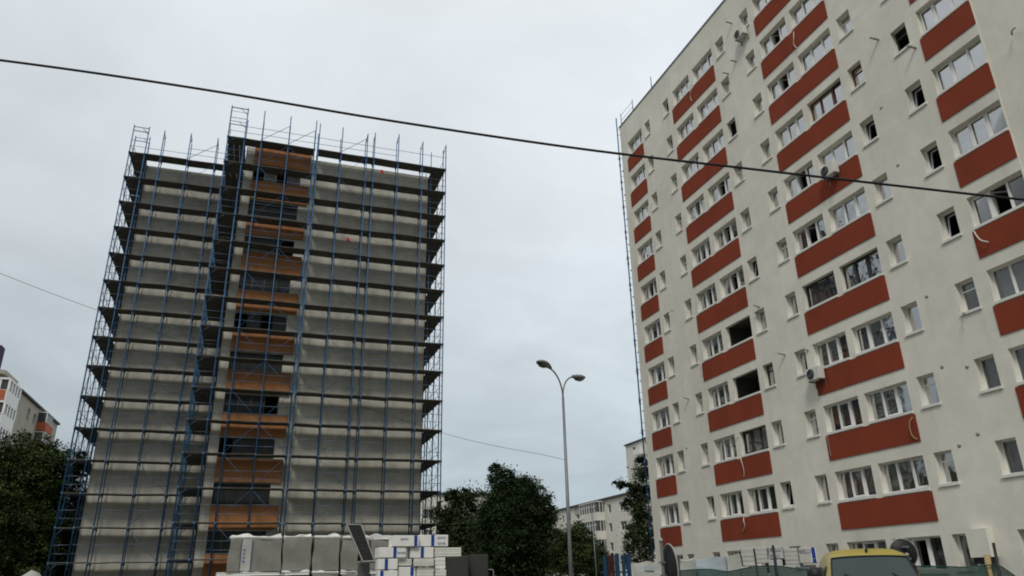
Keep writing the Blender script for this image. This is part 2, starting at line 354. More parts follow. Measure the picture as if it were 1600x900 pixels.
wm.quad((XB, YE, 0), (XB, YN, 0), (XB, YN, ROOF), (XB, YE, ROOF))
wm.quad((XR + .045, YN, 0), (XR + .045, YN, ROOF), (XB, YN, ROOF), (XB, YN, 0))
wm.quad((XR + .045, YN, 0), (XR + .045, 14.60, 0), (XR + .045, 14.60, ROOF), (XR + .045, YN, ROOF))
wm.quad((XR, 14.60, 0), (XR + .045, 14.60, 0), (XR + .045, 14.60, ROOF), (XR, 14.60, ROOF))
wm.build('wall', M['plaster'], bld)
rf = MB().quad((XR, YN, ROOF - .25), (XB, YN, ROOF - .25), (XB, YE, ROOF - .25), (XR, YE, ROOF - .25)).build('roof', M['roof'], bld)
MB().box(XR - .05, XR + .3, 14.55, YE + .05, ROOF, ROOF + .07).box(XR + .10, XR + .4, YN, 14.55, ROOF, ROOF + .07).box(XR + .3, XB, YE - .3, YE + .05, ROOF, ROOF + .07).build('roof_edge', M['zinc'], rf)
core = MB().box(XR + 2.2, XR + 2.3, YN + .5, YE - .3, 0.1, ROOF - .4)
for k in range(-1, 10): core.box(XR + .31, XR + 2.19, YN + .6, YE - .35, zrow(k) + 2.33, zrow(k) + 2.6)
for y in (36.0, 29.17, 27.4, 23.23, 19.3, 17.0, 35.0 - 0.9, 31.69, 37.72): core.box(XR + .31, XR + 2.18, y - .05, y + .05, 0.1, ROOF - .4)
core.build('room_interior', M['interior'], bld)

def make_window(parent, kind, P, a, b, z0, z1, style):
    """window set in an opening a..b (a<b), z0..z1; P(u,depth,z)"""
    rng = random.Random(zlib.crc32(repr((round(a*10), round(z0*10), kind)).encode()))
    big = kind == 'window'
    fm = {'brown': M['brownframe'], 'dark': M['darkframe'], 'open': M['darkframe']}.get(style, M['white'])
    d0 = 0.20 if big else 0.24
    fr = MB()
    def fb(u0, u1, za, zb, dd0=0.0, dd1=0.07):
        pts = [P(u, d0 + d, z) for z in (za, zb) for u, d in ((u0, dd0), (u1, dd0), (u1, dd1), (u0, dd1))]
        fr.add(pts, [(0,1,2,3),(4,7,6,5),(0,4,5,1),(1,5,6,2),(2,6,7,3),(3,7,4,0)])
    t = .055
    za = z0 + .05
    fb(a, b, za, za + t); fb(a, b, z1 - t, z1); fb(a, a + t, za + t, z1 - t); fb(b - t, b, za + t, z1 - t)
    if big and style != 'open':
        cuts = [a + (b - a) * q for q in ((.34, .67) if rng.random() < .75 else (.36, .7))]
        for c in cuts: fb(c - .04, c + .04, za + t, z1 - t, -.01)
    elif not big:
        cuts = []
        if rng.random() < .35: fb(a + t, b - t, za + (z1 - za) * .68, za + (z1 - za) * .68 + .05)
    else: cuts = []
    # sash bars of one leaf, set a little proud
    edges = [a + t] + [c for c in cuts] + [b - t]
    if big and cuts:
        s = rng.randrange(3); u0, u1 = edges[s] + .045 * (s > 0), edges[s+1] - .045 * (s < 2)
        fb(u0, u0 + .045, za + t, z1 - t, -.025, .0); fb(u1 - .045, u1, za + t, z1 - t, -.025, .0)
        fb(u0 + .045, u1 - .045, za + t, za + t + .05, -.025, .0); fb(u0 + .045, u1 - .045, z1 - t - .05, z1 - t, -.025, .0)
    w = fr.build(kind, fm, parent)
    # glass, leaf by leaf; an open leaf has none and its sash stands into the room
    pn = MB(); openleaf = None
    if style == 'ajar': openleaf = 1 if big else 0
    for i in range(len(edges) - 1):
        if i == openleaf or style == 'open': continue
        j = rng.uniform(-.006, .006)
        pn.quad(P(edges[i], d0 + .035 + j, za + t), P(edges[i+1], d0 + .035 - j, za + t), P(edges[i+1], d0 + .035 - j, z1 - t), P(edges[i], d0 + .035 + j, z1 - t))
    if pn.f: pn.build('pane', M['pale_pane'] if style == 'pale_pane' else M['glass'], w)
    if openleaf is not None:
        s = MB(); u0, u1 = edges[openleaf], edges[openleaf+1]; L = (u1 - u0)
        if big:
            for (q0, q1, y0, y1) in ((0, .06, za+t, z1-t), (L-.06, L, za+t, z1-t), (0, L, za+t, za+t+.06), (0, L, z1-t-.06, z1-t)):
                pts = [P(u1 - .45*q, d0 + .06 + .85*q + e, z) for z in (y0, y1) for q, e in ((q0, 0), (q1, 0), (q1, .05), (q0, .05))]
                s.add(pts, [(0,1,2,3),(4,7,6,5),(0,4,5,1),(1,5,6,2),(2,6,7,3),(3,7,4,0)])
        else:
            for (q0, q1, y0, y1) in ((0, .05, 0, 1), (L-.05, L, 0, 1), (0, L, 0, .06), (0, L, .94, 1)):
                pts = [P(u0 + q, d0 + .04 + .16*zz + e, za + t + (z1 - za - 2*t)*zz) for zz in (y0, y1) for q, e in ((q0, 0), (q1, 0), (q1, .04), (q0, .04))]
                s.add(pts, [(0,1,2,3),(4,7,6,5),(0,4,5,1),(1,5,6,2),(2,6,7,3),(3,7,4,0)])
        s.build('open_sash', fm, w)
    # curtain: a wavy sheet behind the glass
    cm = {'lace': M['lace'], 'grey': M['greycurt'], 'blue': M['bluecurt'], 'olive': M['greencurt'], 'pink': M['pinkcurt'], 'pale_pane': M['lace'], 'turq': M['turqcurt']}.get(style)
    span = (a + .05, b - .05)
    if cm is None and style in ('', 'ajar', 'dark', 'brown') and rng.random() < (.7 if big else .35):
        cm = rng.choice([M['lace'], M['lace'], M['greycurt'], M['greycurt']])
        L = b - a
        span = rng.choice([(a + .05, b - .05), (a + .05, a + L*.42), (b - L*.45, b - .05), (a + .05, b - .05)])
        if style == 'ajar': span = (b - L*.36, b - .05) if big else (a + .05, a + .12)
    if style == 'blue': span = (a + (b-a)*.34, a + (b-a)*.66)
    if style == 'turq': span = (a + .05, a + (b-a)*.36)
    if cm:
        c = MB(); n = max(6, int((span[1] - span[0]) / .05)); zb = z0 + rng.choice([.06, .06, .25]); ph = rng.uniform(0, 6)
        vs = []
        for i in range(n + 1):
            u = span[0] + (span[1] - span[0]) * i / n; dd = .035 * math.sin(i * 1.9 + ph) + .012 * math.sin(i * .7)
            vs += [P(u, d0 + .22 + dd, zb), P(u, d0 + .22 + dd * .6, z1 - .01)]
        c.add(vs, [(2*i, 2*i+2, 2*i+3, 2*i+1) for i in range(n)], True); c.build('curtain', cm, w)
    sl = MB(); e = .0 if big else .05
    pts = [P(u, d, z) for z in (z0 - (.05 if big else .045), z0 + .045) for u, d in ((a - e, -.055), (b + e, -.055), (b + e, -.002), (a - e, -.002))]
    sl.add(pts, [(0,1,2,3),(4,7,6,5),(0,4,5,1),(1,5,6,2),(2,6,7,3),(3,7,4,0)])
    pts = [P(u, d, z) for z in (z0 + .002, z0 + .045) for u, d in ((a + .003, -.002), (b - .003, -.002), (b - .003, d0), (a + .003, d0))]
    sl.add(pts, [(0,1,2,3),(4,7,6,5),(0,4,5,1),(1,5,6,2),(2,6,7,3),(3,7,4,0)])
    sl.build('sill', M['sill'], w)
    return w
STY = {('A2', 1): 'dark', ('A2', 2): 'open', ('A2', 3): 'open', ('A2', 6): 'ajar', ('B1', 3): 'dark', ('B2', 3): 'dark', ('B2', 6): 'brown', ('n6', 6): 'brown',
       ('B1', 1): 'blue', ('B2', 1): 'lace', ('B2', 0): 'olive', ('B1', 0): 'pink', ('C', 3): 'ajar', ('n7', 6): 'open', ('C', 5): 'pale_pane', ('C', 2): 'pale_pane', ('C', 4): 'pale_pane', ('C', 6): 'pale_pane', ('C', 1): 'pale_pane',
       ('n7', 0): 'grey', ('n7', 1): 'grey', ('n6', 0): 'grey', ('n6', 5): 'ajar', ('n6', 1): 'lace', ('n6', 2): 'grey', ('S', 3): 'turq', ('S', 7): 'lace', ('A1', 4): 'ajar', ('A1', 6): 'ajar', ('B1', 7): 'ajar', ('B1', 4): 'ajar', ('B1', 5): 'ajar',
       ('A2', 0): 'grey', ('A1', 1): 'lace', ('n4', 1): 'grey', ('n4', 2): 'dark', ('n4', 3): 'grey', ('S', 0): '', ('B2', 2): 'grey', ('B2', 4): 'grey', ('B2', 5): 'grey', ('B1', 2): '', ('n7', 3): 'ajar', ('n7', 4): 'ajar', ('n7', 5): 'ajar', ('n4', 7): 'open', ('n4', 6): ''}
for nm, k, a, b, z0, z1 in openings:
    if nm == 'C' and k < 0: st = ''
    else: st = STY.get((nm, k), '')
    if not st and random.Random(zlib.crc32(repr((nm, k*7)).encode())).random() < .16: st = 'ajar'
    make_window(bld, 'window' if nm in BIG else 'narrow_window', Pr, a, b, z0, z1, st)
for nm, a, b in PAN:
    for k in range(10):
        z = zrow(k)
        o = MB().box(XR - .035, XR + .01, b, a, z, z + 1.005).build('red_panel', M['redpanel'], bld)
# small fittings in the plaster
def yz(px, py):                            # a pixel on the right facade
    d = ray(px, py); t = XR / d.x; return d.y * t, ZC + d.z * t
def hose(pts, r=.022, m='hose'):
    P_ = [Vector((XR - off, *yz(x, y))) for x, y, off in pts]
    # smooth chain
    q = []
    for i in range(len(P_) - 1):
        for s in range(4):
            t = s / 4; p0 = P_[max(0, i-1)]; p1 = P_[i]; p2 = P_[i+1]; p3 = P_[min(len(P_)-1, i+2)]
            q.append(0.5 * ((2*p1) + (p2-p0)*t + (2*p0-5*p1+4*p2-p3)*t*t + (3*p1-p0-3*p2+p3)*t*t*t))
    q.append(P_[-1]); return MB().tube(q, r).build('drain_hose', M[m], bld)
hose([(1163, 808, .03), (1167, 814, .18), (1168, 822, .15), (1163, 830, .08)])
hose([(1157, 714, .03), (1163, 722, .15), (1165, 735, .10), (1164, 745, .05)])
hose([(1427, 652, .03), (1425, 662, .12), (1428, 680, .10), (1435, 687, .04)], m='wood')
hose([(1241, 50, .03), (1244, 60, .14), (1243, 70, .10), (1247, 76, .05)])
hose([(1523, 362, .03), (1533, 372, .14), (1540, 377, .16), (1549, 379, .12)], .025)
hose([(1079, 130, .03), (1082, 140, .10), (1080, 152, .06), (1082, 158, .03)])
hose([(1293, 680, .03), (1297, 695, .06), (1300, 714, .04)], .012, 'pipe')
hose([(1093, 565, .03), (1097, 573, .08), (1098, 588, .03)], .018)
hose([(1147, 722, .03), (1143, 705, .05), (1148, 690, .05), (1155, 682, .03)], .012, 'pipe')
hose([(1506, 488, .03), (1512, 489, .20), (1516, 492, .25)], .03, 'pipe')
hose([(1583, 55, .04), (1586, 50, .15), (1594, 45, .22)], .03, 'pipe')
for px, py, L in ((1372, 63, .45), (1226, 555, .4), (1076, 624, .35), (1143, 37, .4), (1150, 97, .4), (1138, 116, .4), (1430, 76, .4), (1186, 480, .35), (1262, 548, .2)):
    y, z = yz(px, py)
    MB().bar((XR - L * .8, y + .05, z + .10), (XR + .02, y - .03, z), .045, 8).build('vent_pipe', M['pipe'], bld)
for px, py in ((1448, 463), (1472, 573), (1511, 573), (1499, 696), (1528, 678), (1377, 168), (1403, 258), (1037, 440), (1073, 700), (1090, 205), (1050, 485), (1099, 415)):
    y, z = yz(px, py)
    MB().disc((XR - .006, y, z), (1, 0, 0), .07, .012, 14).build('vent_cover', M['pipe'], bld)
# cabinet on the ground floor
MB().box(XR - .30, XR - .004, 18.85, 19.62, 2.06, 2.93).build('meter_cabinet', M['plaster'], bld)
MB().box(XR - .26, XR - .004, 18.9, 19.57, 1.86, 2.058).build('cabinet_underside', M['black'], bld)  # black block forming the cabinet's dark underside
y, z = yz(1578, 745)

def ac_unit(px, py, label, W=.82, H=.56, D=.30):
    y, z = yz(px, py)
    t = thing('air_conditioner', label, 'air conditioner', 'air conditioners on the cream block')
    x1 = XR - .10; x0 = x1 - D
    bevel(MB().box(x0, x1, y - W/2, y + W/2, z - H/2, z + H/2).build('casing', M['white_ac'], t), .025)
    g = MB(); c = Vector((x0 - .012, y + W*.14, z))
    for rr in (.07, .12, .17, .22): g.tube([c + Vector((0, rr*math.cos(q*math.pi/12), rr*math.sin(q*math.pi/12))) for q in range(25)], .008, 4)
    for q in range(8): g.bar(c, c + Vector((0, .22*math.cos(q*math.pi/4), .22*math.sin(q*math.pi/4))), .006, 4)
    g.build('fan_grille', M['steel'], t)
    MB().disc(c + Vector((.011, 0, 0)), (1, 0, 0), .22, .008, 24).build('fan_opening', M['black'], t)
    b = MB()
    for s in (-.3, .3): b.box(x0 + .02, XR - .003, y + s - .02, y + s + .02, z - H/2 - .045, z - H/2 - .003); b.box(XR - .05, XR - .003, y + s - .02, y + s + .02, z - H/2 - .30, z - H/2 - .048)
    b.build('bracket', M['steel'], t)
ac_unit(1303, 268, 'white air conditioner on the red panel where the thick cable crosses the cream block')
ac_unit(1281, 585, 'white air conditioner beside the lower left corner of a red panel, lowest of three')
ac_unit(1163, 54, 'small white air conditioner near the roof of the cream block, topmost of three', .75, .5)

# ------------------------------------------------------------------ building under scaffolding
grey = thing('scaffolded_block', 'grey apartment block under renovation with orange balcony panels behind scaffolding', 'apartment block')
XWL, XST, XWR = -9.68, -2.73, 10.62; YM, YW = 49.80, 54.02
ZR_M, ZR_W = 31.0, 30.9
OX0, OX1 = -2.14, 1.76
floors = [4.86 + 2.785 * k for k in range(-1, 10)]       # underside of each orange panel
fh = []
for z in floors[:-1]:
    fh.append((OX0, 1.18, z + 1.42, z + 2.72))
Pm = lambda u, d, z: Vector((u, YM + d, z))
gm = wall_with_holes(XST, XWR, 0, ZR_M, fh, Pm, 0.28)
gm.quad((XST, YM, 0), (XST, YM, ZR_M), (XST, YW, ZR_M), (XST, YW, 0))
gm.quad((XWR, YM, 0), (XWR, 63, 0), (XWR, 63, ZR_M), (XWR, YM, ZR_M))
gm.quad((XWL, 63, 0), (XWL, 63, ZR_W), (XWR, 63, ZR_W), (XWR, 63, 0))
gm.quad((XWL, YW, 0), (XWL, YW, ZR_W), (XST, YW, ZR_W), (XST, YW, 0))
gm.quad((XWL, YW, 0), (XWL, 63, 0), (XWL, 63, ZR_W), (XWL, YW, ZR_W))
gm.build('wall', M['concrete'], grey)
MB().quad((XWL, YW, ZR_W - .2), (XST, YW, ZR_W - .2), (XST, 63, ZR_W - .2), (XWL, 63, ZR_W - .2)).quad((XST, YM, ZR_M - .2), (XWR, YM, ZR_M - .2), (XWR, 63, ZR_M - .2), (XST, 63, ZR_M - .2)).build('roof', M['roof'], grey)
MB().box(OX0 - .6, OX1 + .1, YM + .01, YM + .4, ZR_M + .003, ZR_M + .28).build('parapet', M['concrete'], grey)
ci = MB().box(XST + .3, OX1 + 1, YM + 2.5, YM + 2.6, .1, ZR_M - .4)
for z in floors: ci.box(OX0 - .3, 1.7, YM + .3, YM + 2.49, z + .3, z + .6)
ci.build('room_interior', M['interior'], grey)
for i, z in enumerate(floors):
    o = MB().box(OX0, OX1, YM - .16, YM - .002, z, z + 1.40).build('balcony_panel', M['orange'], grey)
    MB().box(OX0 - .01, OX1 + .01, YM - .19, YM - .002, z + 1.403, z + 1.44).build('coping', M['zinc'], o)
for i, (a, b, z0, z1) in enumerate(fh):
    rng = random.Random(i * 31 + 5)
    fr = MB(); d = .2
    t = .06
    fr.box(a, b, YM + d, YM + d + .06, z0, z0 + t).box(a, b, YM + d, YM + d + .06, z1 - t, z1)
    cuts = [a, a + .8, a + 1.6, a + 2.4, b - t]
    for c in cuts: fr.box(c, c + t, YM + d, YM + d + .06, z0 + t, z1 - t)
    w = fr.build('window', M['darkframe'] if i % 3 else M['grille'], grey)
    for j in range(4):
        if rng.random() < .22: continue
        MB().quad((cuts[j] + t, YM + d + .03, z0 + t), (cuts[j+1], YM + d + .03, z0 + t), (cuts[j+1], YM + d + .03, z1 - t), (cuts[j] + t, YM + d + .03, z1 - t)).build('pane', M['dimglass'], w)
    if rng.random() < .6:
        c0 = rng.choice([0, 1]); MB().quad((cuts[c0], YM + .55, z0), (cuts[c0 + 2], YM + .55, z0), (cuts[c0 + 2], YM + .55, z1), (cuts[c0], YM + .55, z1)).build('blind', M['greycurt'], w)

# ------------------------------------------------------------------ scaffolding
NL = 16; ZTOP = 31.17; LV = [ZTOP - 2.0 * i for i in range(NL)]
def scaffold(t, runs, top_extra):
    """runs: list of (axis, fixed outer coord, fixed inner coord, list of post coords, top posts height, brace bays)"""
    for run in runs:
        ax, o_, i_, posts, extra, braces, cut = run['axis'], run['outer'], run['inner'], run['posts'], run['top'], run['brace'], run.get('cut')
        def P(u, d, z): return Vector((u, d, z)) if ax == 'x' else Vector((d, u, z))
        rng = random.Random(run['seed'])
        for j, u in enumerate(posts):
            for side, d in ((0, o_), (1, i_)):
                if side and j in run.get('no_inner', ()): continue
                zt = ZTOP + (extra[j] if side == 0 else max(0.15, extra[j] - 0.15 - .3 * rng.random()))
                jit = rng.uniform(-.02, .02)
                mb = MB().bar(P(u + jit, d, 0.05), P(u - jit, d, zt), .040 if side == 0 else .034, 6)
                for z in LV:                                    # coupling collars and wedge heads
                    if z > .3: mb.bar(P(u, d, z - .16), P(u, d, z + .04), .062, 6)
                mb.box(-.09, .09, -.09, .09, 0, .03, Matrix.Translation(P(u, d, 0)))
                mb.build('post', M['blue'], t)
        for i, z in enumerate(LV):
            if z < .8: continue
            dk = MB()
            for j in range(len(posts) - 1):
                u0, u1 = posts[j], posts[j+1]
                if abs(u1 - u0) < .3: continue
                e = .012
                s = .06 * rng.random() - .02; s2 = .06 * rng.random() - .02; lo, hi = min(o_, i_), max(o_, i_)
                n = 3; w = (hi - lo + .04) / n
                for q in range(n):
                    a0 = lo - .02 + w * q + .003; a1 = a0 + w - .01
                    pts = [P(uu, dd, zz) for zz in (-.05, 0) for uu, dd in ((u0 + e, a0), (u1 - e, a0), (u1 - e, a1), (u0 + e, a1))]
                    zz = [z + s, z + s2, z + s2, z + s]
                    pts = [p + Vector((0, 0, zz[m % 4])) for m, p in enumerate(pts)]
                    dk.add(pts, [(0,3,2,1),(4,5,6,7),(0,1,5,4),(1,2,6,5),(2,3,7,6),(3,0,4,7)])
            dk.build('deck', M['deck'], t)
            rl = MB()
            u0, u1 = posts[0], posts[-1]
            so = .045 if o_ < i_ else -.045
            for h in (.5, 1.0):
                if rng.random() < .12 and i > 0: continue
                for j in range(len(posts) - 1):
                    if rng.random() < .08: continue
                    dz = rng.uniform(-.03, .03)
                    rl.bar(P(posts[j], o_ + so, z + h + dz), P(posts[j+1], o_ + so, z + h + dz * .3), .017, 5)
            for u in posts:                                     # transoms under the deck with corner brackets
                rl.bar(P(u, o_, z - .075), P(u, i_, z - .075), .024, 5)
                rl.bar(P(u, o_ + (i_ - o_) * .08, z - .42), P(u, o_ + (i_ - o_) * .42, z - .10), .016, 4)
            if i == 0 or z > 0: rl.build('guard_rail', M['galv'], t)
        for bj, phase in braces:
            br = MB(); k = phase
            for i, z in enumerate(LV[:-1]):
                zt, zb = z - .08, LV[i+1] + .06
                if zb < 0: continue
                a, b = posts[bj], posts[bj+1]
                if k % 2: a, b = b, a
                br.bar(P(a, o_ + .03, zb), P(b, o_ + .03, zt), .014, 5); k += 1
            if run['topbrace']: br.bar(P(posts[bj], o_ + .03, ZTOP + .1), P(posts[bj+1], o_ + .03, ZTOP + 1.6), .02, 5)
            br.build('brace', M['blue'], t)
        # portal frames at chosen tops
        for j in run.get('portal', ()):
            pf = MB(); u = posts[j]; h = ZTOP + extra[j] - .1
            pf.bar(P(u, o_, h), P(u, i_, h), .024, 5); pf.bar(P(u, o_, h - .3), P(u, i_, h - .3), .016, 5)
            pf.bar(P(u, o_ + (i_ - o_) * .55, h), P(u, i_, h - .45), .016, 5)
            pf.build('portal_frame', M['galv'], t)
YO = 48.52; YI = YO + .95
s1 = thing('scaffolding', 'blue scaffolding across the front of the projecting part with the orange balcony panels', 'scaffolding', 'scaffolding round the grey block')
front = [-4.0, -2.88, -1.75, .09, 1.92, 2.16, 3.82, 5.66, 6.24, 8.02, 9.88, 11.69]
scaffold(s1, [
    dict(axis='x', outer=YO, inner=YI, posts=front, top=[2.5, 2.5, 2.5, 2.4, 2.4, 2.2, 2.2, 2.0, 2.2, 2.4, 2.1, 2.15], brace=[(2, 0), (3, 1), (6, 0)], topbrace=True, seed=1, portal=(4, 7, 8, 9, 10, 11), no_inner=(0, 11)),
    dict(axis='y', outer=-4.0, inner=-2.84, posts=[YO + .05, 49.9, 51.3, 52.5], top=[2.5, .2, .2, .2], brace=[(0, 0), (1, 1), (2, 0)], topbrace=False, seed=2, portal=(0,), no_inner=(0, 1, 2, 3)),
], None)
# the lattice of the top portal at the left end of this front
pf = MB()
for z in (ZTOP + 2.4, ZTOP + 1.55, ZTOP + 1.25, ZTOP + 1.0):
    pf.bar((-4.0, YO, z), (-2.88, YO, z), .022, 5)
pf.bar((-3.4, YO, ZTOP + 2.4), (-2.9, YO, ZTOP + 1.95), .02, 5); pf.bar((-3.4, YO, ZTOP + 1.25), (-2.9, YO, ZTOP + .8), .02, 5)
pf.build('portal_frame', M['galv'], s1)
s2 = thing('scaffolding', 'blue scaffolding on the right side face, its decks seen end-on against the sky', 'scaffolding', 'scaffolding round the grey block')
scaffold(s2, [dict(axis='y', outer=11.69, inner=10.74, posts=[49.35, 51.1, 52.9, 54.7, 56.5, 58.3, 60.1, 61.9], top=[2.1, 1.2, 1.6, .6, 1.4, .3, 1, .5], brace=[(j_, p_) for j_ in range(7) for p_ in ((0, 1) if j_ % 2 else (j_ // 2,))], topbrace=False, seed=3)], None)
s3 = thing('scaffolding', 'blue scaffolding on the set back left wing, round its outer corner', 'scaffolding', 'scaffolding round the grey block')
YO2 = 52.74
scaffold(s3, [
    dict(axis='x', outer=YO2, inner=YO2 + .95, posts=[-10.78, -9.78, -8.72, -6.88, -5.0, -4.1, -2.95], top=[2.25, 2.25, 2.15, 2.25, 2.2, .3, .2], brace=[(3, 0)], topbrace=True, seed=4, portal=(2, 3, 4), no_inner=(0,)),
    dict(axis='y', outer=-10.78, inner=-9.78, posts=[YO2 + .05, 53.9, 55.7, 57.5, 59.3, 61.1, 62.9], top=[2.25, 2.0, .8, .3, .3, .3, .3], brace=[(j_, p_) for j_ in range(6) for p_ in ((0, 1) if j_ % 2 else (j_ // 2,))], topbrace=False, seed=5, portal=(0, 1), no_inner=(0,)),
], None)
pf = MB()
for z in (ZTOP + 2.1, ZTOP + 1.75): pf.bar((-10.78, YO2, z), (-9.78, YO2, z), .022, 5)
pf.bar((-10.2, YO2, ZTOP + 2.1), (-9.8, YO2, ZTOP + 1.65), .02, 5); pf.build('portal_frame', M['galv'], s3)
# thin scaffold at the far end of the cream block
s4 = thing('scaffolding', 'narrow blue scaffolding strip along the far edge of the cream apartment block', 'scaffolding')
for x, u in ((23.22, 42.1), (25.2, 42.1), (27.2, 42.1), (25.2, 43.0), (27.2, 43.0), (23.72, 43.0)):
    top = 33.9 if u < 42.5 else 33.5
    mb = MB().bar((x, u, .05), (x, u, top), .045, 6)
    for i in range(16): mb.bar((x, u, 2*i - .1 + .4), (x, u, 2*i + .14 + .4), .068, 6)
    mb.build('post', M['blue'], s4)
for i in range(1, 17):
    z = 2.0 * i - .1
    if i < 16: MB().box(23.8, 27.2, 42.15, 42.95, z - .05, z).build('deck', M['deck'], s4)
    r_ = MB()
    for h in (.5, 1.0): r_.bar((23.22, 42.06, z + h), (27.2, 42.06, z + h), .017, 5); r_.bar((23.22, 42.1, z + h), (23.72, 43.0, z + h), .017, 5)
    if i % 2: r_.bar((23.3, 42.05, z + .3), (22.95, 42.0, z + .34), .012, 4)
    r_.build('guard_rail', M['blue'], s4)
# rail posts left on the roof edge of the cream block
rp = thing('roof_railing', 'short thin scaffold rail posts on the roof edge of the cream block', 'railing')
for y in (40.8, 39.0, 36.3): MB().bar((XR + .12, y, ROOF + .073), (XR + .12, y, ROOF + 1.15), .03, 5).build('rail_post', M['galv'], rp)
MB().bar((XR + .12, 40.9, ROOF + 1.0), (XR + .12, 39.0, ROOF + 1.0), .016, 4).bar((XR + .12, 40.9, ROOF + .55), (XR + .12, 39.0, ROOF + .55), .016, 4).build('rail', M['galv'], rp)
# two red rags hanging on the scaffolding
def rag(px, py, label):
    d = ray(px, py); t = (YO - .07) / d.y; c = d * t + Vector((0, 0, ZC)); mb = MB(); n = 5
    vs = [(c.x + (.11 + .02*j) * (i/ n - .5) * 2 * .7, c.y - .02 + .03 * math.sin(i*1.7 + j), c.z + .14 - .085*j + .03*math.sin(i*2 + j*1.3)) for j in range(4) for i in range(n + 1)]
    mb.add(vs, [(j*(n+1)+i, j*(n+1)+i+1, (j+1)*(n+1)+i+1, (j+1)*(n+1)+i) for j in range(3) for i in range(n)], True)
    o = mb.build('red_rag', M['red']); sm = o.modifiers.new('thick', 'SOLIDIFY'); sm.thickness = .012
    tag(o, label, 'rag', 'red rags on the scaffolding')
rag(597, 268, 'small red rag just under the top deck of the front scaffolding')
rag(544, 374, 'small red rag on the front scaffolding, three decks below the top')

# ------------------------------------------------------------------ far buildings
def far_block(name, label, axis, plane, u0, u1, depth, z1, wallm, wins, cat='apartment block', roofm='roof', sgn=1):
    """facade on a plane; wins = list of (u0,u1,z0,z1,frame?)"""
    t = thing(name, label, cat)
    if axis == 'x': P = lambda u, d, z: Vector((plane + d * sgn, u, z))
    else: P = lambda u, d, z: Vector((u, plane + d, z))
    hs = [(a, b, c, d) for a, b, c, d in wins]
    w = wall_with_holes(u0, u1, 0, z1, hs, P, .25)
    w.quad(P(u0,0,0), P(u0,0,z1), P(u0,depth,z1), P(u0,depth,0)); w.quad(P(u1,0,0), P(u1,depth,0), P(u1,depth,z1), P(u1,0,z1))
    w.quad(P(u0,depth,0), P(u0,depth,z1), P(u1,depth,z1), P(u1,depth,0))
    w.build('wall', M[wallm], t)
    r = MB(); pts = [P(u, d, z) for z in (z1 + .003, z1 + .28) for u, d in ((u0-.25, -.3), (u1+.25, -.3), (u1+.25, depth+.2), (u0-.25, depth+.2))]
    r.add(pts, [(0,3,2,1),(4,5,6,7),(0,1,5,4),(1,2,6,5),(2,3,7,6),(3,0,4,7)]); r.build('roof', M[roofm], t)
    for a, b, c, d in wins:
        f = MB()
        def fb(x0, x1, y0, y1): 
            pts = [P(u, dd, z) for z in (y0, y1) for u, dd in ((x0, .15), (x1, .15), (x1, .22), (x0, .22))]
            f.add(pts, [(0,1,2,3),(4,7,6,5),(0,4,5,1),(1,5,6,2),(2,6,7,3),(3,7,4,0)])
        fb(a, b, c, c + .07); fb(a, b, d - .07, d); n = max(1, int((b - a) / .7))
        for i in range(n + 1):
            x = a + (b - a - .07) * i / n; fb(x, x + .07, c + .07, d - .07)
        wo = f.build('window', M['white'], t)
        MB().quad(P(a, .2, c), P(b, .2, c), P(b, .2, d), P(a, .2, d)).build('pane', M['farglass'], wo)
    return t, P
# white four-storey block beyond the trees
X1 = 51.0
wins = []
for k in range(5):
    z = .15 + 2.7 * k
    wins += [(99.2, 101.2, z, z + 1.2), (103.9, 105.0, z - .05, z + 1.2), (114.7, 116.8, z, z + 1.1), (119.2, 120.8, z, z + 1.2), (122, 123, z, z + 1.1)] if k else [(99.2, 101.2, .9, 1.6)]
t, P = far_block('low_block', 'white four storey block with glazed balconies beyond the bush and street lamp', 'x', X1, 94.0, 150.0, 12, 12.9, 'palewall', wins)
MB().box(X1 - .05, X1 - .003, 114.1, 117.4, 11.65, 12.8).build('grey_wall_panel', M['oldwall'], t)
for k in range(1, 5):
    z = 2.7 * k - .75
    for u0, u1, d in ((106.2, 112.6, 1.3), (124.5, 140.0, 1.2)):
        b = MB().box(X1 - d, X1 - .003, u0, u1, z, z + 1.15).box(X1 - d - .05, X1 - .003, u0 - .05, u1 + .05, z + 2.62, z + 2.75).build('balcony', M['palewall'], t)
        f = MB(); n = int((u1 - u0) / .9)
        for i in range(n + 1):
            u = u0 + (u1 - u0 - .1) * i / n; f.box(X1 - d + .02, X1 - d + .09, u, u + .1, z + 1.153, z + 2.617)
        f.box(X1 - d + .02, X1 - d + .09, u0, u1, z + 1.95, z + 2.03)
        for i in range(3): f.box(X1 - d + .02 + i*.5, X1 - d + .1 + i*.5, u0, u0 + .08, z + 1.153, z + 2.617)
        f.build('balcony_frame', M['white'], b)
        MB().box(X1 - d + .10, X1 - .01, u0 + .09, u1 - .12, z + 1.2, z + 2.6).build('balcony_glass', M['farglass'], b)
# taller block behind the cream one
wins = [(u, u + 1.3, 2.2 + 2.8*k, 3.6 + 2.8*k) for k in range(10) for u in (147.0, 141.0, 136.0)]
t, P = far_block('tower_block', 'distant beige tower block peeking out behind the edge of the cream block', 'x', 79.0, 120.0, 151.5, 14, 29.6, 'palewall', wins)
for k in range(10): MB().box(77.7, 78.997, 142.8, 145.6, 1.4 + 2.8*k, 2.5 + 2.8*k).build('balcony', M['white'], t)
# pale block behind the right side of the scaffold
wins = [(x, x + 1.5, 1.8 + 2.9*k, 3.2 + 2.9*k) for k in range(4) for x in (24.5, 28.5, 32.5, 36.5)]
far_block('low_block', 'pale flat roofed block mostly hidden behind the scaffold edge and two trees', 'y', 112.0, 20.0, 41.0, 12, 14.0, 'palewall', wins)
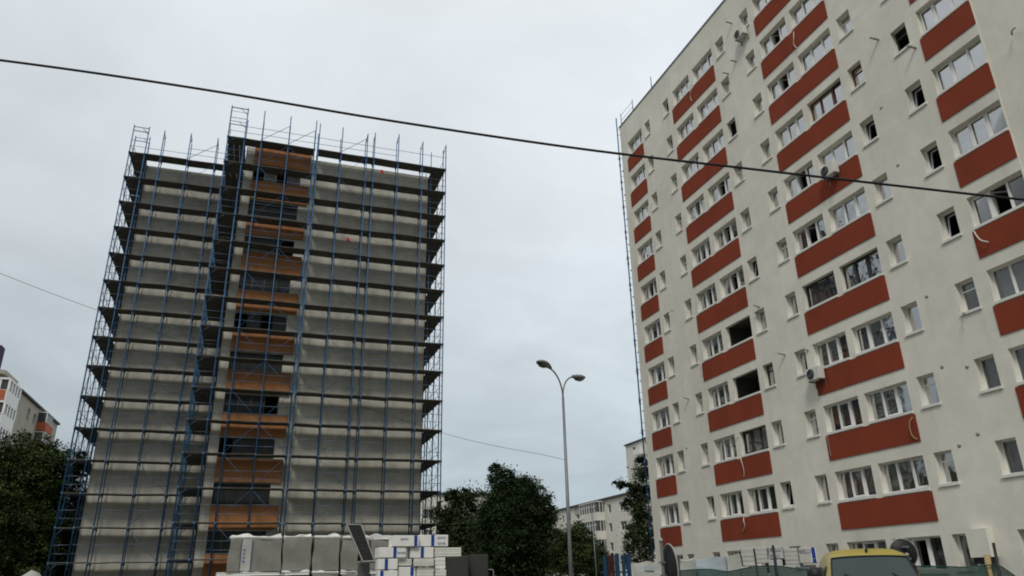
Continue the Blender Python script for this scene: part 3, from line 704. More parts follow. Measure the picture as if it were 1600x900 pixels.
# block at the far left with orange balconies
wins = []
for k in range(9):
    z = 1.0 + 2.8*k
    wins += [(111.0, 112.3, z + .3, z + 1.8), (117.0, 118.2, z + .2, z + 1.8), (120.3, 121.6, z + .3, z + 1.7), (130.8, 132.0, z + .3, z + 1.7)]
t, P = far_block('balcony_block', 'distant beige block with terracotta and white balconies at the left edge', 'x', -30.0, 108.5, 134.6, 12, 26.2, 'oldwall', wins, sgn=-1)
for k in range(9):
    z = .75 + 2.8*k
    b = MB().box(-29.997, -28.8, 122.6, 126.2, z, z + 1.15).build('balcony', M['terra'], t)
    f = MB()
    for i in range(5): f.box(-28.95, -28.85, 122.62 + i*.86, 122.70 + i*.86, z + 1.153, z + 2.55)
    f.box(-29.99, -28.8, 122.6, 126.2, z + 2.553, z + 2.65); f.build('balcony_frame', M['white'], b)
    MB().box(-29.99, -29.0, 122.7, 126.1, z + 1.16, z + 2.55).build('balcony_glass', M['farglass'], b)
    # enclosed corner balconies: terracotta front, white side
    b = MB().box(-35.5, -28.9, 102.6, 108.0, z - .1, z + 1.2).build('balcony', M['white'], t)
    MB().box(-35.4, -29.05, 102.55, 102.597, z - .05, z + 1.15).build('balcony_panel', M['terra'], b)
    g = MB().box(-35.3, -29.1, 102.8, 107.9, z + 1.203, z + 2.45).build('balcony_glass', M['farglass'], b)
    f = MB()
    for i in range(8): f.box(-35.5 + i*.93, -35.3 + i*.93, 102.62, 102.78, z + 1.203, z + 2.45)
    for i in range(5): f.box(-29.08, -28.92, 102.9 + i*1.2, 103.45 + i*1.2, z + 1.203, z + 2.45)
    f.box(-35.5, -28.9, 102.6, 108.0, z + 2.453, z + 2.69); f.build('balcony_frame', M['white'], b)
MB().box(-42, -29.5, 102.4, 108.2, 26.25, 26.7).build('eaves', M['oldwall'], t)
MB().box(-41.8, -30.05, 104, 108.4, 24.5, 26.247).build('upper_wall', M['ywall'], t)
MB().box(-33.8, -31.15, 104.4, 106.0, 26.703, 30.3).build('stair_tower', M['purple'], t)

# ------------------------------------------------------------------ trees
def tree(name, label, base, blobs, nleaf, size, leafm, trunk_h, trunk_r, seed, group=None, limbs=7, elong=1.6):
    rng = random.Random(seed)
    t = thing(name, label, 'bush' if 'bush' in name or 'shrub' in name else 'tree', group)
    base = Vector(base)
    tot = sum(b[3] * b[4] * b[5] for b in blobs)
    top = max(b[2] for b in blobs)
    tk = MB()
    pts = [base + Vector((rng.uniform(-.08, .08) * i, rng.uniform(-.08, .08) * i, trunk_h * i / 5)) for i in range(6)]
    tk.tube(pts, [trunk_r * (1 - .11 * i) for i in range(6)], 9)
    tips = []
    for b in blobs:
        c = Vector(b[:3]); st = pts[rng.randrange(2, 6)]
        for _ in range(min(4, int(limbs * b[3] * b[4] * b[5] / tot * 1.2 + rng.random() * .5))):
            e = c + Vector((rng.uniform(-.75, .75) * b[3], rng.uniform(-.75, .75) * b[4], rng.uniform(-.5, .8) * b[5]))
            m1 = st.lerp(e, .5) + Vector((rng.uniform(-.3, .3), rng.uniform(-.3, .3), rng.uniform(-.1, .5)))
            tk.tube([st, m1, e], [trunk_r * .42, trunk_r * .26, .012], 6)
            for _ in range(2):
                e2 = e + Vector((rng.uniform(-.8, .8), rng.uniform(-.8, .8), rng.uniform(-.2, .7)))
                tk.tube([m1.lerp(e, .5), e.lerp(e2, .4), e2], [.05, .03, .008], 5)
    tk.build('trunk', M['bark'], t)
    cr = MB(); vs, fs = [], []
    nclump = max(30, nleaf // 26)
    for b in blobs:
        k = int(nclump * b[3] * b[4] * b[5] / tot) + 6
        for _ in range(k):
            d = Vector((rng.gauss(0, 1), rng.gauss(0, 1), rng.gauss(0, 1))).normalized()
            rr = rng.random() ** .42 * (1 + .10 * rng.gauss(0, 1))
            c = Vector((b[0] + d.x * b[3] * rr, b[1] + d.y * b[4] * rr, b[2] + d.z * b[5] * rr))
            if c.z < base.z + .25: continue
            cs = rng.uniform(.5, 1.4) * min(size * 3.4, max(.12, b[3] * .8))
            out = (d + Vector((0, 0, .35))).normalized()
            for _ in range(rng.randrange(16, 36)):
                p = c + Vector((rng.gauss(0, .5), rng.gauss(0, .5), rng.gauss(0, .36))) * cs
                ax = (out * .5 + Vector((rng.gauss(0, 1), rng.gauss(0, 1), rng.gauss(0, .6)))).normalized()
                sd_ = ax.cross(Vector((rng.gauss(0, .5), rng.gauss(0, .5), 1))).normalized()
                s = size * rng.uniform(.55, 1.2); o = len(vs)
                nn = ax.cross(sd_) * (s * .16)
                vs += [p - ax*s*.5*elong, p + sd_*s*.42 + nn, p + ax*s*.5*elong, p - sd_*s*.42 + nn]
                fs.append((o, o+1, o+2, o+3))
    cr.add(vs, fs); cr.build('crown', M[leafm], t)
    return t
def crown(D, shapes):
    out = []
    for px, py, rx, ry in shapes:
        c = at(px, py, D); k = D / 1200
        b = (c.x, c.y + random.uniform(-.3, .3), max(c.z, ry * k * .5 + .2), rx * k * .94, (rx + ry) * .47 * k, ry * k * .94)
        out.append(b)
        for _ in range(5):                     # lesser boughs that break the outline
            d = Vector((random.gauss(0, 1), random.gauss(0, 1), random.gauss(.3, .9))).normalized(); f = random.uniform(.85, 1.1); g = random.uniform(.14, .3)
            z = b[2] + d.z * b[5] * f
            if z > .6: out.append((b[0] + d.x * b[3] * f, b[1] + d.y * b[4] * f, z, b[3] * g, b[4] * g, b[5] * g))
    return out
def base_at(px, D):
    p = at(px, 880, D); return (p.x, p.y, 0)
tree('broad_tree', 'big leafy green tree at the left edge beside the scaffolding', base_at(35, 57),
     crown(57, [(10, 800, 70, 90), (50, 745, 48, 52), (78, 730, 34, 34), (15, 730, 40, 42), (85, 800, 34, 60), (112, 722, 20, 22), (112, 757, 22, 16), (40, 860, 75, 55), (-30, 770, 50, 70)]), 90000, .135, 'leaf_l', 5, .3, 11, limbs=22)
tree('leafy_shrub', 'dark shrub in shade behind the foot of the left scaffolding', base_at(105, 66),
     crown(66, [(105, 850, 50, 62), (130, 835, 30, 55), (75, 860, 40, 60), (145, 870, 40, 45)]), 30000, .15, 'leaf_d', 2, .14, 12)
tree('round_tree', 'tall dense dark tree with a pointed top in the middle of the photo', base_at(802, 44),
     crown(44, [(804, 825, 56, 76), (786, 765, 24, 32), (778, 742, 12, 20), (828, 782, 30, 34), (846, 812, 21, 44), (766, 825, 20, 52), (800, 880, 60, 45), (806, 775, 25, 30)]), 95000, .105, 'leaf_d', 4, .2, 21, limbs=14)
tree('slender_tree', 'loose mid green tree between the scaffold edge and the dark tree', base_at(718, 50),
     crown(50, [(716, 815, 30, 42), (736, 778, 20, 20), (690, 808, 18, 22), (745, 840, 26, 50), (715, 785, 22, 20), (705, 850, 24, 40), (730, 870, 40, 40)]), 24000, .125, 'leaf_m', 4, .14, 23, limbs=12)
tree('round_bush', 'leafy green bush behind the lower pole of the street lamp', base_at(890, 60),
     crown(60, [(892, 862, 27, 40), (873, 872, 20, 30), (905, 845, 20, 26), (912, 872, 18, 34)]), 21000, .13, 'leaf_b', 2.5, .12, 25, limbs=9)
tree('trimmed_shrub', 'dark green rounded shrub between the bush and the coloured pickets', base_at(932, 66),
     crown(66, [(930, 875, 18, 32), (938, 885, 14, 26)]), 12000, .12, 'leaf_m', 1.5, .1, 27)
tree('slender_tree', 'thin loose tree against the far edge of the cream block', base_at(1004, 52),
     crown(52, [(1003, 742, 13, 16), (1000, 775, 15, 18), (1008, 803, 15, 28), (1004, 848, 18, 36), (986, 763, 9, 7), (967, 757, 9, 6), (1006, 722, 9, 10), (995, 800, 9, 14), (984, 790, 9, 9), (989, 830, 11, 15), (986, 868, 11, 16), (1016, 770, 8, 16)]), 11000, .115, 'leaf_m', 5, .07, 29, limbs=14)
tree('round_bush', 'mid green bush to the right of the dark tree, left of the lamp pole', base_at(848, 72),
     crown(72, [(850, 880, 26, 32), (835, 870, 22, 34)]), 12000, .13, 'leaf_b', 2, .1, 31)

# ------------------------------------------------------------------ street lamp
lp = thing('street_lamp', 'tall grey double armed street lamp rising between the two apartment blocks', 'street lamp')
H = 9.5
def onz(px, py, z):
    d = ray(px, py); t = (z - ZC) / d.z; return d * t + Vector((0, 0, ZC))
hl, hr = onz(851, 570, H), onz(903, 590, H); mid = (hl + hr) / 2; mid.z = 0
MB().tube([mid, mid + Vector((0, 0, 3)), mid + Vector((0, 0, 8.45))], [.085, .07, .048], 10).build('pole', M['steel'], lp)
MB().lathe([(.17, 0), (.17, .02), (.10, .04), (.095, .5), (.088, .55)], Matrix.Translation(mid), 12).build('base_collar', M['steel'], lp)
for head, up in ((hl, .10), (hr, .0)):
    dirn = Vector((head.x - mid.x, head.y - mid.y, 0)); L = dirn.length; dirn.normalize()
    top = mid + Vector((0, 0, 8.42))
    pts = []
    for i in range(11):
        q = i / 10; a = q * math.pi / 2
        pts.append(top + dirn * ((L - .28) * (1 - math.cos(a))) + Vector((0, 0, (H - .06 - 8.42) * math.sin(a))))
    MB().tube(pts, .032, 8).build('arm', M['steel'], lp)
    sdv = Vector((0, 0, 1)).cross(dirn)
    # cobra head lantern: lofted shell and lens below
    K_ = 1.38
    sec = [(-.34, .035, .035), (-.26, .07, .06), (-.12, .125, .085), (.05, .165, .10), (.2, .15, .085), (.3, .09, .05), (.335, .03, .02)]
    n = 14; vs = []
    for s, w, h in [tuple(K_ * q for q in t3) for t3 in sec]:
        for k in range(n):
            q = 2*math.pi*k/n; zz = math.sin(q); vs.append(head + dirn * s + sdv * (w * math.cos(q)) + Vector((0, 0, (h if zz > 0 else h*.35) * zz + .10 * s)))
    o = MB().add(vs, [(i*n+k, i*n+(k+1)%n, (i+1)*n+(k+1)%n, (i+1)*n+k) for i in range(len(sec)-1) for k in range(n)] + [tuple(range(n)), tuple(range(len(vs)-n, len(vs)))], True).build('lamp_head', M['lampgrey'], lp)
    vs = []
    sec2 = [(-.1, .09, .03), (.0, .135, .075), (.14, .135, .085), (.24, .09, .05)]
    for s, w, h in [tuple(K_ * q for q in t3) for t3 in sec2]:
        for k in range(n):
            q = math.pi + math.pi*k/(n-1); vs.append(head + dirn * s + sdv * (w * math.cos(q)) + Vector((0, 0, h * math.sin(q) - .028 + .10 * s)))
    MB().add(vs, [(i*n+k, i*n+k+1, (i+1)*n+k+1, (i+1)*n+k) for i in range(len(sec2)-1) for k in range(n-1)], True).build('lens', M['lens'], o)

# ------------------------------------------------------------------ cables
def spline(P_, per=8):
    q = []
    for i in range(len(P_) - 1):
        for s in range(per):
            t = s / per; p0 = P_[max(0, i-1)]; p1 = P_[i]; p2 = P_[i+1]; p3 = P_[min(len(P_)-1, i+2)]
            q.append(0.5 * ((2*p1) + (p2-p0)*t + (2*p0-5*p1+4*p2-p3)*t*t + (3*p1-p0-3*p2+p3)*t*t*t))
    return q + [P_[-1]]
pp = [(-420, 45), (0, 94), (300, 137), (600, 187), (900, 231.5), (1156, 262), (1400, 290), (1600, 312), (2000, 352)]
pts = spline([ray(x, y) * 8.5 + Vector((0, 0, ZC)) for x, y in pp])
tag(MB().tube(pts, .0145, 8).build('overhead_cable', M['cable']), 'thick black overhead cable crossing the whole sky from left to right', 'cable')
lt = Vector((mid.x, mid.y, at(882, 719, math.hypot(mid.x, mid.y)).z))
pp = [(-300, 302, 24), (0, 427, 25.5), (155, 486, 27), (470, 601, 28), (700, 679, 28), (850, 711, 27.6)]
pts = spline([at(x, y, d) for x, y, d in pp] + [lt])
tag(MB().tube(pts, .007, 5).build('thin_cable', M['cable']), 'thin drooping wire running behind the thick cable to the lamp pole', 'cable')

# ------------------------------------------------------------------ wrapped pallets
def soft_block(name, x0, x1, y0, y1, z0, z1, m, parent, seed, amp=.03, n=9):
    """a bulging wrapped block: subdivided box pushed about"""
    rng = random.Random(seed); mb = MB(); ph = [rng.uniform(0, 6) for _ in range(6)]
    cx, cy = (x0+x1)/2, (y0+y1)/2
    def warp(p, top):
        x, y, z = p; f = (z - z0) / (z1 - z0)
        k = 1 + .02 * math.sin(5*f + ph[0]) - .05 * max(0, f - .86) / .14
        x = cx + (x - cx) * k + amp*.5*math.sin(7*z + 3*y + ph[1]); y = cy + (y - cy) * k + amp*.5*math.sin(6*z + 4*x + ph[2])
        if f > .99: z += amp * (math.sin(4.5*x + ph[3]) + math.sin(5*y + ph[4]) * .7 + .6 * math.sin(11*x + ph[5]))
        return (x, y, z)
    def face(o, du, dv, nu, nv):
        vs = [warp(tuple(o[i] + du[i]*a/nu + dv[i]*b/nv for i in range(3)), 0) for b in range(nv+1) for a in range(nu+1)]
        mb.add(vs, [(b*(nu+1)+a, b*(nu+1)+a+1, (b+1)*(nu+1)+a+1, (b+1)*(nu+1)+a) for b in range(nv) for a in range(nu)], True)
    w, d, h = x1-x0, y1-y0, z1-z0
    face((x0,y0,z0), (w,0,0), (0,0,h), n, n); face((x1,y0,z0), (0,d,0), (0,0,h), n, n)
    face((x1,y1,z0), (-w,0,0), (0,0,h), n, n); face((x0,y1,z0), (0,-d,0), (0,0,h), n, n)
    face((x0,y0,z1), (w,0,0), (0,d,0), n, n); face((x0,y1,z0), (w,0,0), (0,-d,0), n, n)
    return mb.build(name, m, parent)
PG = 'film wrapped pallet loads'
def pallet_load(x0, x1, y0, y1, z0, z1, label, seed, wood=True, labelled=False):
    t = thing('wrapped_pallet', label, 'pallet load', PG)
    zb = z0
    if wood:
        p = MB()
        for i in range(3):
            xx = x0 + .03 + (x1 - x0 - .16) * i / 2; p.box(xx, xx + .1, y0 + .02, y1 - .02, z0 + .002, z0 + .085)
        for i in range(5):
            yy = y0 + .02 + (y1 - y0 - .14) * i / 4; p.box(x0, x1, yy, yy + .1, z0 + .088, z0 + .11)
        p.build('pallet', M['wood'], t); zb = z0 + .112
    soft_block('load', x0 + .012, x1 - .012, y0, y1, zb, z1 - .05, M['wrap'], t, seed)
    soft_block('top_film', x0 + .02, x1 - .02, y0 + .01, y1 - .01, z1 - .12, z1 - .01, M['film'], t, seed + 50, .055)
    if labelled:
        b = MB().box(x0 + .42, x0 + .80, y0 - .045, y0 - .03, zb + .02, z1 - .12).build('paper_sleeve', M['clearfilm'], t)
        MB().box(x0 + .42, x0 + .445, y0 - .052, y0 - .0455, zb + .02, z1 - .12).box(x0 + .78, x0 + .80, y0 - .052, y0 - .0455, zb + .02, z1 - .12).build('blue_edge', M['navy'], b)
        mk = MB()
        for i in range(4): mk.box(x0 + .50, x0 + .58, y0 - .052, y0 - .0455, zb + .3 + .13*i, zb + .37 + .13*i)
        mk.build('printed_mark', M['ink'], b)
YP = 30.0
xs = [-.55, .42, 1.34, 2.52, 3.66, 4.80]
cols = [at(x, 860, 30) for x in (355, 395, 440, 487, 531, 577, 620)]
ux = [at(x, 870, YP).x * YP / at(x, 870, YP).y for x in (356, 439.5, 441, 486, 488.5, 530, 532.5, 576, 578.5, 622)]
names = ['leftmost', 'second from left', 'third from left', 'fourth from left', 'rightmost']
tops = [3.33, 3.36, 3.36, 3.36, 3.33]
for i in range(5):
    a, b = ux[2*i], ux[2*i+1]
    lab = ['leftmost grey wrapped pallet of the upper row, with a printed paper strip', 'upper grey wrapped pallet next to the one with the paper strip', 'middle grey wrapped pallet of the upper row, left of the solar panel',
           'upper grey wrapped pallet directly left of the solar panel', 'upper grey wrapped pallet between solar panel and white foam packs'][i]
    pallet_load(a, b, YP, YP + 1.2, 2.14, tops[i] + .03 * random.Random(i).random(), lab, 100 + i, False, i == 0)
    lab = ['leftmost grey wrapped pallet of the lower row, only its top showing', 'lower grey wrapped pallet, second from the left, only its top showing', 'lower grey wrapped pallet in the middle of its row, only its top showing', 'lower grey wrapped pallet left of the solar panel, only its top showing', 'lower grey wrapped pallet under the solar panel bracket'][i]
    pallet_load(a - (.35 if i == 0 else 0), b, YP - .25, YP + 1.15, 0, 2.12, lab, 200 + i)
tp = MB()
cpt = at(72, 880, 40)
vs = []; n = 10
for j in range(n + 1):
    for i in range(n + 1):
        u, v = i / n * 2 - 1, j / n * 2 - 1
        hgt = max(0, (1 - abs(u) ** 1.6) * (1 - abs(v) ** 2)) * 2.5 + .06 * math.sin(5*u + 3*v)
        vs.append((cpt.x + u * 1.6 - .5, cpt.y + v * 1.4, max(.005, hgt)))
tp.add(vs, [(j*(n+1)+i, j*(n+1)+i+1, (j+1)*(n+1)+i+1, (j+1)*(n+1)+i) for j in range(n) for i in range(n)], True)
tag(tp.build('covered_pile', M['tarp']), 'pale tarpaulin covered pile at the foot of the left scaffolding', 'pile')

# ------------------------------------------------------------------ white foam packs
def text_mesh(s, size):
    cu = bpy.data.curves.new('lettering', 'FONT'); cu.body = s; cu.size = size; cu.extrude = .002; cu.align_x = 'CENTER'; cu.align_y = 'CENTER'
    o = bpy.data.objects.new('lettering', cu); COL.objects.link(o)
    dg = bpy.context.evaluated_depsgraph_get(); me = bpy.data.meshes.new_from_object(o.evaluated_get(dg))
    bpy.data.objects.remove(o); return me
_tm = {}
def foam_pack(c, W, D, H, rz, label, group, m='foam', band=None, txt=None, low=False):
    """pack of boards; c = centre of its underside; band = position along the front 0..1"""
    t = thing('foam_pack', label, 'foam pack', group)
    t.location = c; t.rotation_euler = (0, 0, rz)
    nb = 1 if (band is not None or txt) else (3 if m == 'foam' else 4); b = MB()
    rng = random.Random(int(c[0]*100 + c[2]*1000))
    for i in range(nb):
        j = rng.uniform(-.006, .006)
        b.box(-W/2 + j, W/2 + j, -D/2 + j, D/2 + j, H*i/nb + .0015, H*(i+1)/nb - .0015)
    bevel(b.build('boards', M[m], t), .012, 2)
    if band is not None:
        x = -W/2 + W * band; s = MB()
        for z0, z1 in ((.02, .26), (.31, .98)):
            s.box(x - .045, x + .045, -D/2 - .014, -D/2 - .0075, H*z0, H*z1)
        s.box(x - .045, x + .045, -D/2 + .01, D/2 - .01, H + .001, H + .006)
        s.build('label_band', M['band'], t)
        MB().box(x - .065, x - .047, -D/2 - .012, -D/2 - .0075, H*.02, H*.98).box(x + .047, x + .065, -D/2 - .012, -D/2 - .0075, H*.02, H*.98).build('white_edge', M['white'], t)
    if txt:
        for k, (s, xx, zz, sz) in enumerate(txt):
            key = (s, sz)
            if key not in _tm: _tm[key] = text_mesh(s, sz)
            me = _tm[key]; 
            if not me.materials: me.materials.append(M['ink'])
            o = bpy.data.objects.new('lettering', me); COL.objects.link(o); o.parent = t
            o.location = (-W/2 + W*xx, -D/2 - .011, H*zz); o.rotation_euler = (math.pi/2, 0, 0)
    return t
YF = 21.6
def xz(px, py, Y=YF):
    d = ray(px, py); t = Y / d.y; return d.x * t, ZC + d.z * t
FG = 'white foam packs stacked beside the wrapped pallets'
def fp(px0, px1, py0, py1, label, Y=YF, D=.6, rz=0.0, **k):
    x0, _ = xz(px0, (py0+py1)/2, Y); x1, _ = xz(px1, (py0+py1)/2, Y); _, z0 = xz((px0+px1)/2, py1, Y); _, z1 = xz((px0+px1)/2, py0, Y)
    q = random.Random(int(px0 * 7 + py0 * 3))
    return foam_pack(((x0+x1)/2, Y + D/2 + q.uniform(-.07, .09), z0), x1 - x0 - q.uniform(.01, .03), D, z1 - z0 - q.uniform(.006, .02), rz + q.uniform(-.06, .06), label, FG, **k)
T2 = [('lamda', .78, .72, .10), ('panou', .78, .36, .10)]
fp(612, 654.5, 835.5, 854, 'left one of the two top foam packs, blue band at its right end', rz=.03, band=.88, txt=[('panou', .45, .7, .09)])
fp(656, 702, 834.5, 853.5, 'right one of the two top foam packs, blue band in its middle', band=.47, txt=[('panou', .78, .78, .1), ('lamda', .78, .28, .1)])
fp(590.5, 634.5, 854.5, 871.5, 'foam pack of the second row at its left end, wide blue band', band=.58, txt=[('lamda', .82, .5, .1)])
fp(641, 679, 854.5, 871.5, 'foam pack of the second row in the middle, narrow blue band', band=.52)
fp(680, 722.5, 854.5, 869.5, 'ivory foam pack jutting out to the right over the dark cabinets', m='foam2', rz=-.03)
fp(590.5, 622, 872, 890, 'foam pack of the third row at its left end, violet print', band=.42)
fp(622.5, 646, 872, 884, 'thin ivory foam pack of the third row left of centre', m='foam2')
fp(646.5, 679, 872, 884.5, 'ivory foam pack of the third row right of centre', m='foam2')
fp(680, 697, 870, 889, 'short foam pack at the right end of the third row')
fp(591, 622, 890.5, 912, 'foam pack of the bottom row at its left end, two blue marks', band=.18)
fp(622.5, 651, 884.5, 905, 'foam pack of the bottom row left of centre, blue band on its right', band=.78)
fp(651.5, 679, 885, 905, 'plain foam pack of the bottom row right of centre', m='foam2')
fp(680, 697.5, 889.5, 910, 'short ivory foam pack at the right end of the bottom row', m='foam2')
# what the visible rows rest on, below the frame
xa, _ = xz(590, 900); xb, _ = xz(698, 900)
st = thing('foam_pack', 'lowest block of foam boards, under all the other white packs', 'foam pack', FG)
b = MB()
for i in range(7): b.box(xa + .01, xb - .01, YF + .01, YF + .6, .012 + i * .2, .2 + i * .2)
bevel(b.build('boards', M['foam'], st), .01)

# right hand stack in front of the cream block
RG = 'foam packs behind the green netting'
def rpk(px0, px1, py0, py1, label, D0, rz_extra=0, Dp=.6, **k):
    k.setdefault('m', 'foam3')
    a, b = at(px0, (py0+py1)/2, D0), at(px1, (py0+py1)/2, D0)
    c = (a + b) / 2; rz = math.atan2(b.y - a.y, b.x - a.x)
    z0, z1 = at((px0+px1)/2, py1, D0).z, at((px0+px1)/2, py0, D0).z
    nrm = Vector((-math.sin(rz), math.cos(rz), 0)); c = c + nrm * (Dp/2)
    return foam_pack((c.x, c.y, z0), (b - a).length - .015, Dp, z1 - z0 - .006, rz + rz_extra, label, RG, **k)
rpk(1158, 1179, 855.5, 884, 'plain foam pack at the left end of the right hand stack', 22, .05)
rpk(1180.5, 1200, 854, 880, 'plain foam pack second from the left in the right hand stack', 21.9, -.03)
rpk(1201, 1224, 853, 873, 'foam pack with navy print behind the leaning dark stake', 21.8, txt=[('BELLI', .5, .72, .13), ('BELLI', .4, .25, .1)])
rpk(1225, 1248, 856, 882, 'greyish foam pack in the middle of the right hand stack', 21.9, m='foam3')
rpk(1248.5, 1277, 855, 880, 'foam pack with navy band at the right end, next to the yellow van', 21.8, band=.82, txt=[('BELLI', .36, .74, .13)])
rpk(1201, 1224, 874, 900, 'lower foam pack with navy band behind the leaning dark stake', 21.8, band=.5)
rpk(1158, 1200, 884.5, 905, 'lower plain foam pack at the left end of the right hand stack', 21.9)
rpk(1225, 1277, 882.5, 905, 'lower foam pack with navy lettering left of the yellow van', 21.9, txt=[('BELLI', .6, .75, .16)])
a, b = at(1157, 900, 22), at(1278, 900, 21.8)
st = thing('foam_pack', 'lowest foam block of the right hand stack, hidden by the green netting', 'foam pack', RG)
st.location = ((a.x+b.x)/2, (a.y+b.y)/2, 0); st.rotation_euler = (0, 0, math.atan2(b.y-a.y, b.x-a.x)); L = (b - a).length
bb = MB()
for i in range(5): bb.box(-L/2, L/2, .0, .62, .012 + i*.295, .3 + i*.295)
bevel(bb.build('boards', M['foam'], st), .01)
# film wrapped long bundles
def bundle(px0, px1, py0, py1, D0, label, m, h_extra=0, lab=None):
    a, b = at(px0, (py0+py1)/2, D0), at(px1, (py0+py1)/2, D0); rz = math.atan2(b.y-a.y, b.x-a.x); L = (b-a).length
    z0 = 0.0; z1 = at((px0+px1)/2, py0, D0).z
    t = thing('wrapped_bundle', label, 'pallet load', 'long wrapped bundles by the netting')
    t.location = (*((a + b) / 2).xy, 0); t.rotation_euler = (0, 0, rz)
    soft_block('load', -L/2, L/2, 0, .9, .12, z1, M[m], t, int(px0), .035, 12)
    p = MB()
    for i in range(3): p.box(-L/2 + .05 + (L-.2)*i/2, -L/2 + .15 + (L-.2)*i/2, .05, .85, 0.002, .115)
    p.build('pallet', M['wood'], t)
    if lab: MB().box(-L*.12, L*.22, -.05, -.035, z1 - .26, z1 - .1).build('blue_label', M['bluefilm'], t)
bundle(1063, 1088, 872, 892, 22.5, 'short grey film wrapped bundle right of the round sign', 'clearfilm')
bundle(1088.5, 1135, 872, 892, 22.3, 'long bluish film wrapped bundle between two grey ones', 'bluefilm')
bundle(1135.5, 1158, 869, 892, 22.1, 'bulky grey film wrapped bundle left of the foam packs', 'clearfilm')
bundle(990, 1034, 880, 895, 30, 'low pale pallet load with a blue label left of the round sign', 'clearfilm', lab=1)

# ------------------------------------------------------------------ solar panel on a post
sp = thing('solar_panel', 'tilted solar panel on a post in front of the grey pallets', 'solar panel')
p0, p1, p2, p3 = at(541.3, 820.6, 15), at(564.5, 820.6, 15), at(585.8, 878.5, 14.45), at(567, 879.3, 14.45)
ctr = (p0 + p1 + p2 + p3) / 4
ex = ((p1 - p0) + (p2 - p3)).normalized(); ey = ((p3 - p0) + (p2 - p1)); ey = (ey - ex * ey.dot(ex)); 
nz_ = ex.cross(ey).normalized()
nz_ = -nz_ if nz_.dot(Vector((0, 0, ZC)) - ctr) < 0 else nz_
def grid_frame():
    g = MB()
    for u in range(4):
        for v in range(9):
            q = lambda a, b: p0.lerp(p1, a).lerp(p3.lerp(p2, a), b) + nz_ * .022
            a0, a1, b0, b1 = .07 + .215*u, .07 + .215*(u+1) - .012, .035 + .103*v, .035 + .103*(v+1) - .007
            g.quad(q(a0, b0), q(a1, b0), q(a1, b1), q(a0, b1))
    return g
q = lambda a, b, h: p0.lerp(p1, a).lerp(p3.lerp(p2, a), b) + nz_ * h
fr = MB()
for (a0, a1, b0, b1) in ((0, 1, 0, .016), (0, 1, .984, 1), (0, .045, .016, .984), (.955, 1, .016, .984)):
    pts = [q(a, b, h) for h in (-.02, .03) for a, b in ((a0, b0), (a1, b0), (a1, b1), (a0, b1))]
    fr.add(pts, [(0,3,2,1),(4,5,6,7),(0,1,5,4),(1,2,6,5),(2,3,7,6),(3,0,4,7)])
fr.build('frame', M['alu'], sp)
pts = [q(a, b, h) for h in (-.015, .018) for a, b in ((.06, .028), (.94, .028), (.94, .972), (.06, .972))]
MB().add(pts, [(0,3,2,1),(4,5,6,7),(0,1,5,4),(1,2,6,5),(2,3,7,6),(3,0,4,7)]).build('backing', M['darkbox'], sp)
grid_frame().build('cells', M['cell'], sp)
pb = at(567.5, 884, 15.0)
MB().bar((pb.x, pb.y + .06, 0), (pb.x, pb.y + .06, 2.02), .04, 10).build('post', M['steel'], sp)
bevel(MB().box(pb.x - .10, pb.x + .10, pb.y - .1, pb.y + .02, 1.70, 1.99).build('control_box', M['grille'], sp), .015)
MB().bar((pb.x, pb.y + .06, 2.0), ctr - nz_ * .03, .025, 8).build('bracket', M['steel'], sp)
MB().bar((pb.x - .09, pb.y - .04, 2.02), (pb.x - .09, pb.y - .04, 2.14), .03, 10).build('knob', M['black'], sp)

# ------------------------------------------------------------------ dark cabinets
def cabinet(px0, px1, py, D0, label, seed):
    a, b = at(px0, 890, D0), at(px1, 890, D0); zt = at((px0+px1)/2, py, D0).z; W = (b - a).length
    t = thing('site_cabinet', label, 'cabinet', 'dark cabinets under the dark tree')
    t.location = (*((a + b)/2).xy, 0); t.rotation_euler = (0, 0, math.atan2(b.y-a.y, b.x-a.x))
    bevel(MB().box(-W/2, W/2, 0, 1.0, .05, zt).build('body', M['darkbox'], t), .02)
    MB().box(-W/2 + .05, W/2 - .05, .05, .95, 0, .048).build('plinth', M['black'], t)
    d = MB().box(-W/2 + .06, W/2 - .06, -.022, -.003, .12, zt - .1).build('door', M['darkbox'], t)
    MB().box(W/2 - .16, W/2 - .12, -.06, -.024, 1.05, 1.2).build('handle', M['steel'], d)
cabinet(697, 732, 868.5, 33, 'dark grey cabinet right beside the foam packs', 1)
cabinet(733, 763, 866.5, 34, 'dark grey cabinet with a lighter edge, further from the foam packs', 2)
g0 = at(764, 890, 33); g1 = at(771, 890, 33)
tag(MB().tube([(g0.x, g0.y, g0.z), (g1.x - .04, g1.y, g1.z), (g1.x, g1.y, g1.z - .05), (g1.x, g1.y, 0)], .022, 6).build('bent_rail', M['alu']), 'thin pale bent rail right of the dark cabinets', 'rail')

# ------------------------------------------------------------------ coloured pickets
pk = thing('picket_fence', 'fence of rounded blue and dark red pickets below the white block', 'fence')
PKS = [(945, 870, 'b', 5), (951, 868, 'r', 5), (957, 865, 'r', 5), (964, 866, 'b', 6.5), (974, 868, 'b', 4.5), (982, 866, 'b', 6)]
for px, py, c_, w in PKS:
    p = at(px, py, 38); W = w * 38 / 1240 * .5
    prof = [(-W, .02), (W, .02), (W, p.z - W)] + [(W * math.cos(a*math.pi/8), p.z - W + W * 1.5 * math.sin(a*math.pi/8)) for a in range(1, 8)] + [(-W, p.z - W)]
    v = [(p.x + x, p.y, z) for x, z in prof] + [(p.x + x, p.y + .09, z) for x, z in prof]; n = len(prof)
    MB().add(v, [tuple(range(n)), tuple(reversed(range(n, 2*n)))] + [(i, i+n, (i+1) % n + n, (i+1) % n) for i in range(n)]).build('picket', M['picketb' if c_ == 'b' else 'picketr'], pk)
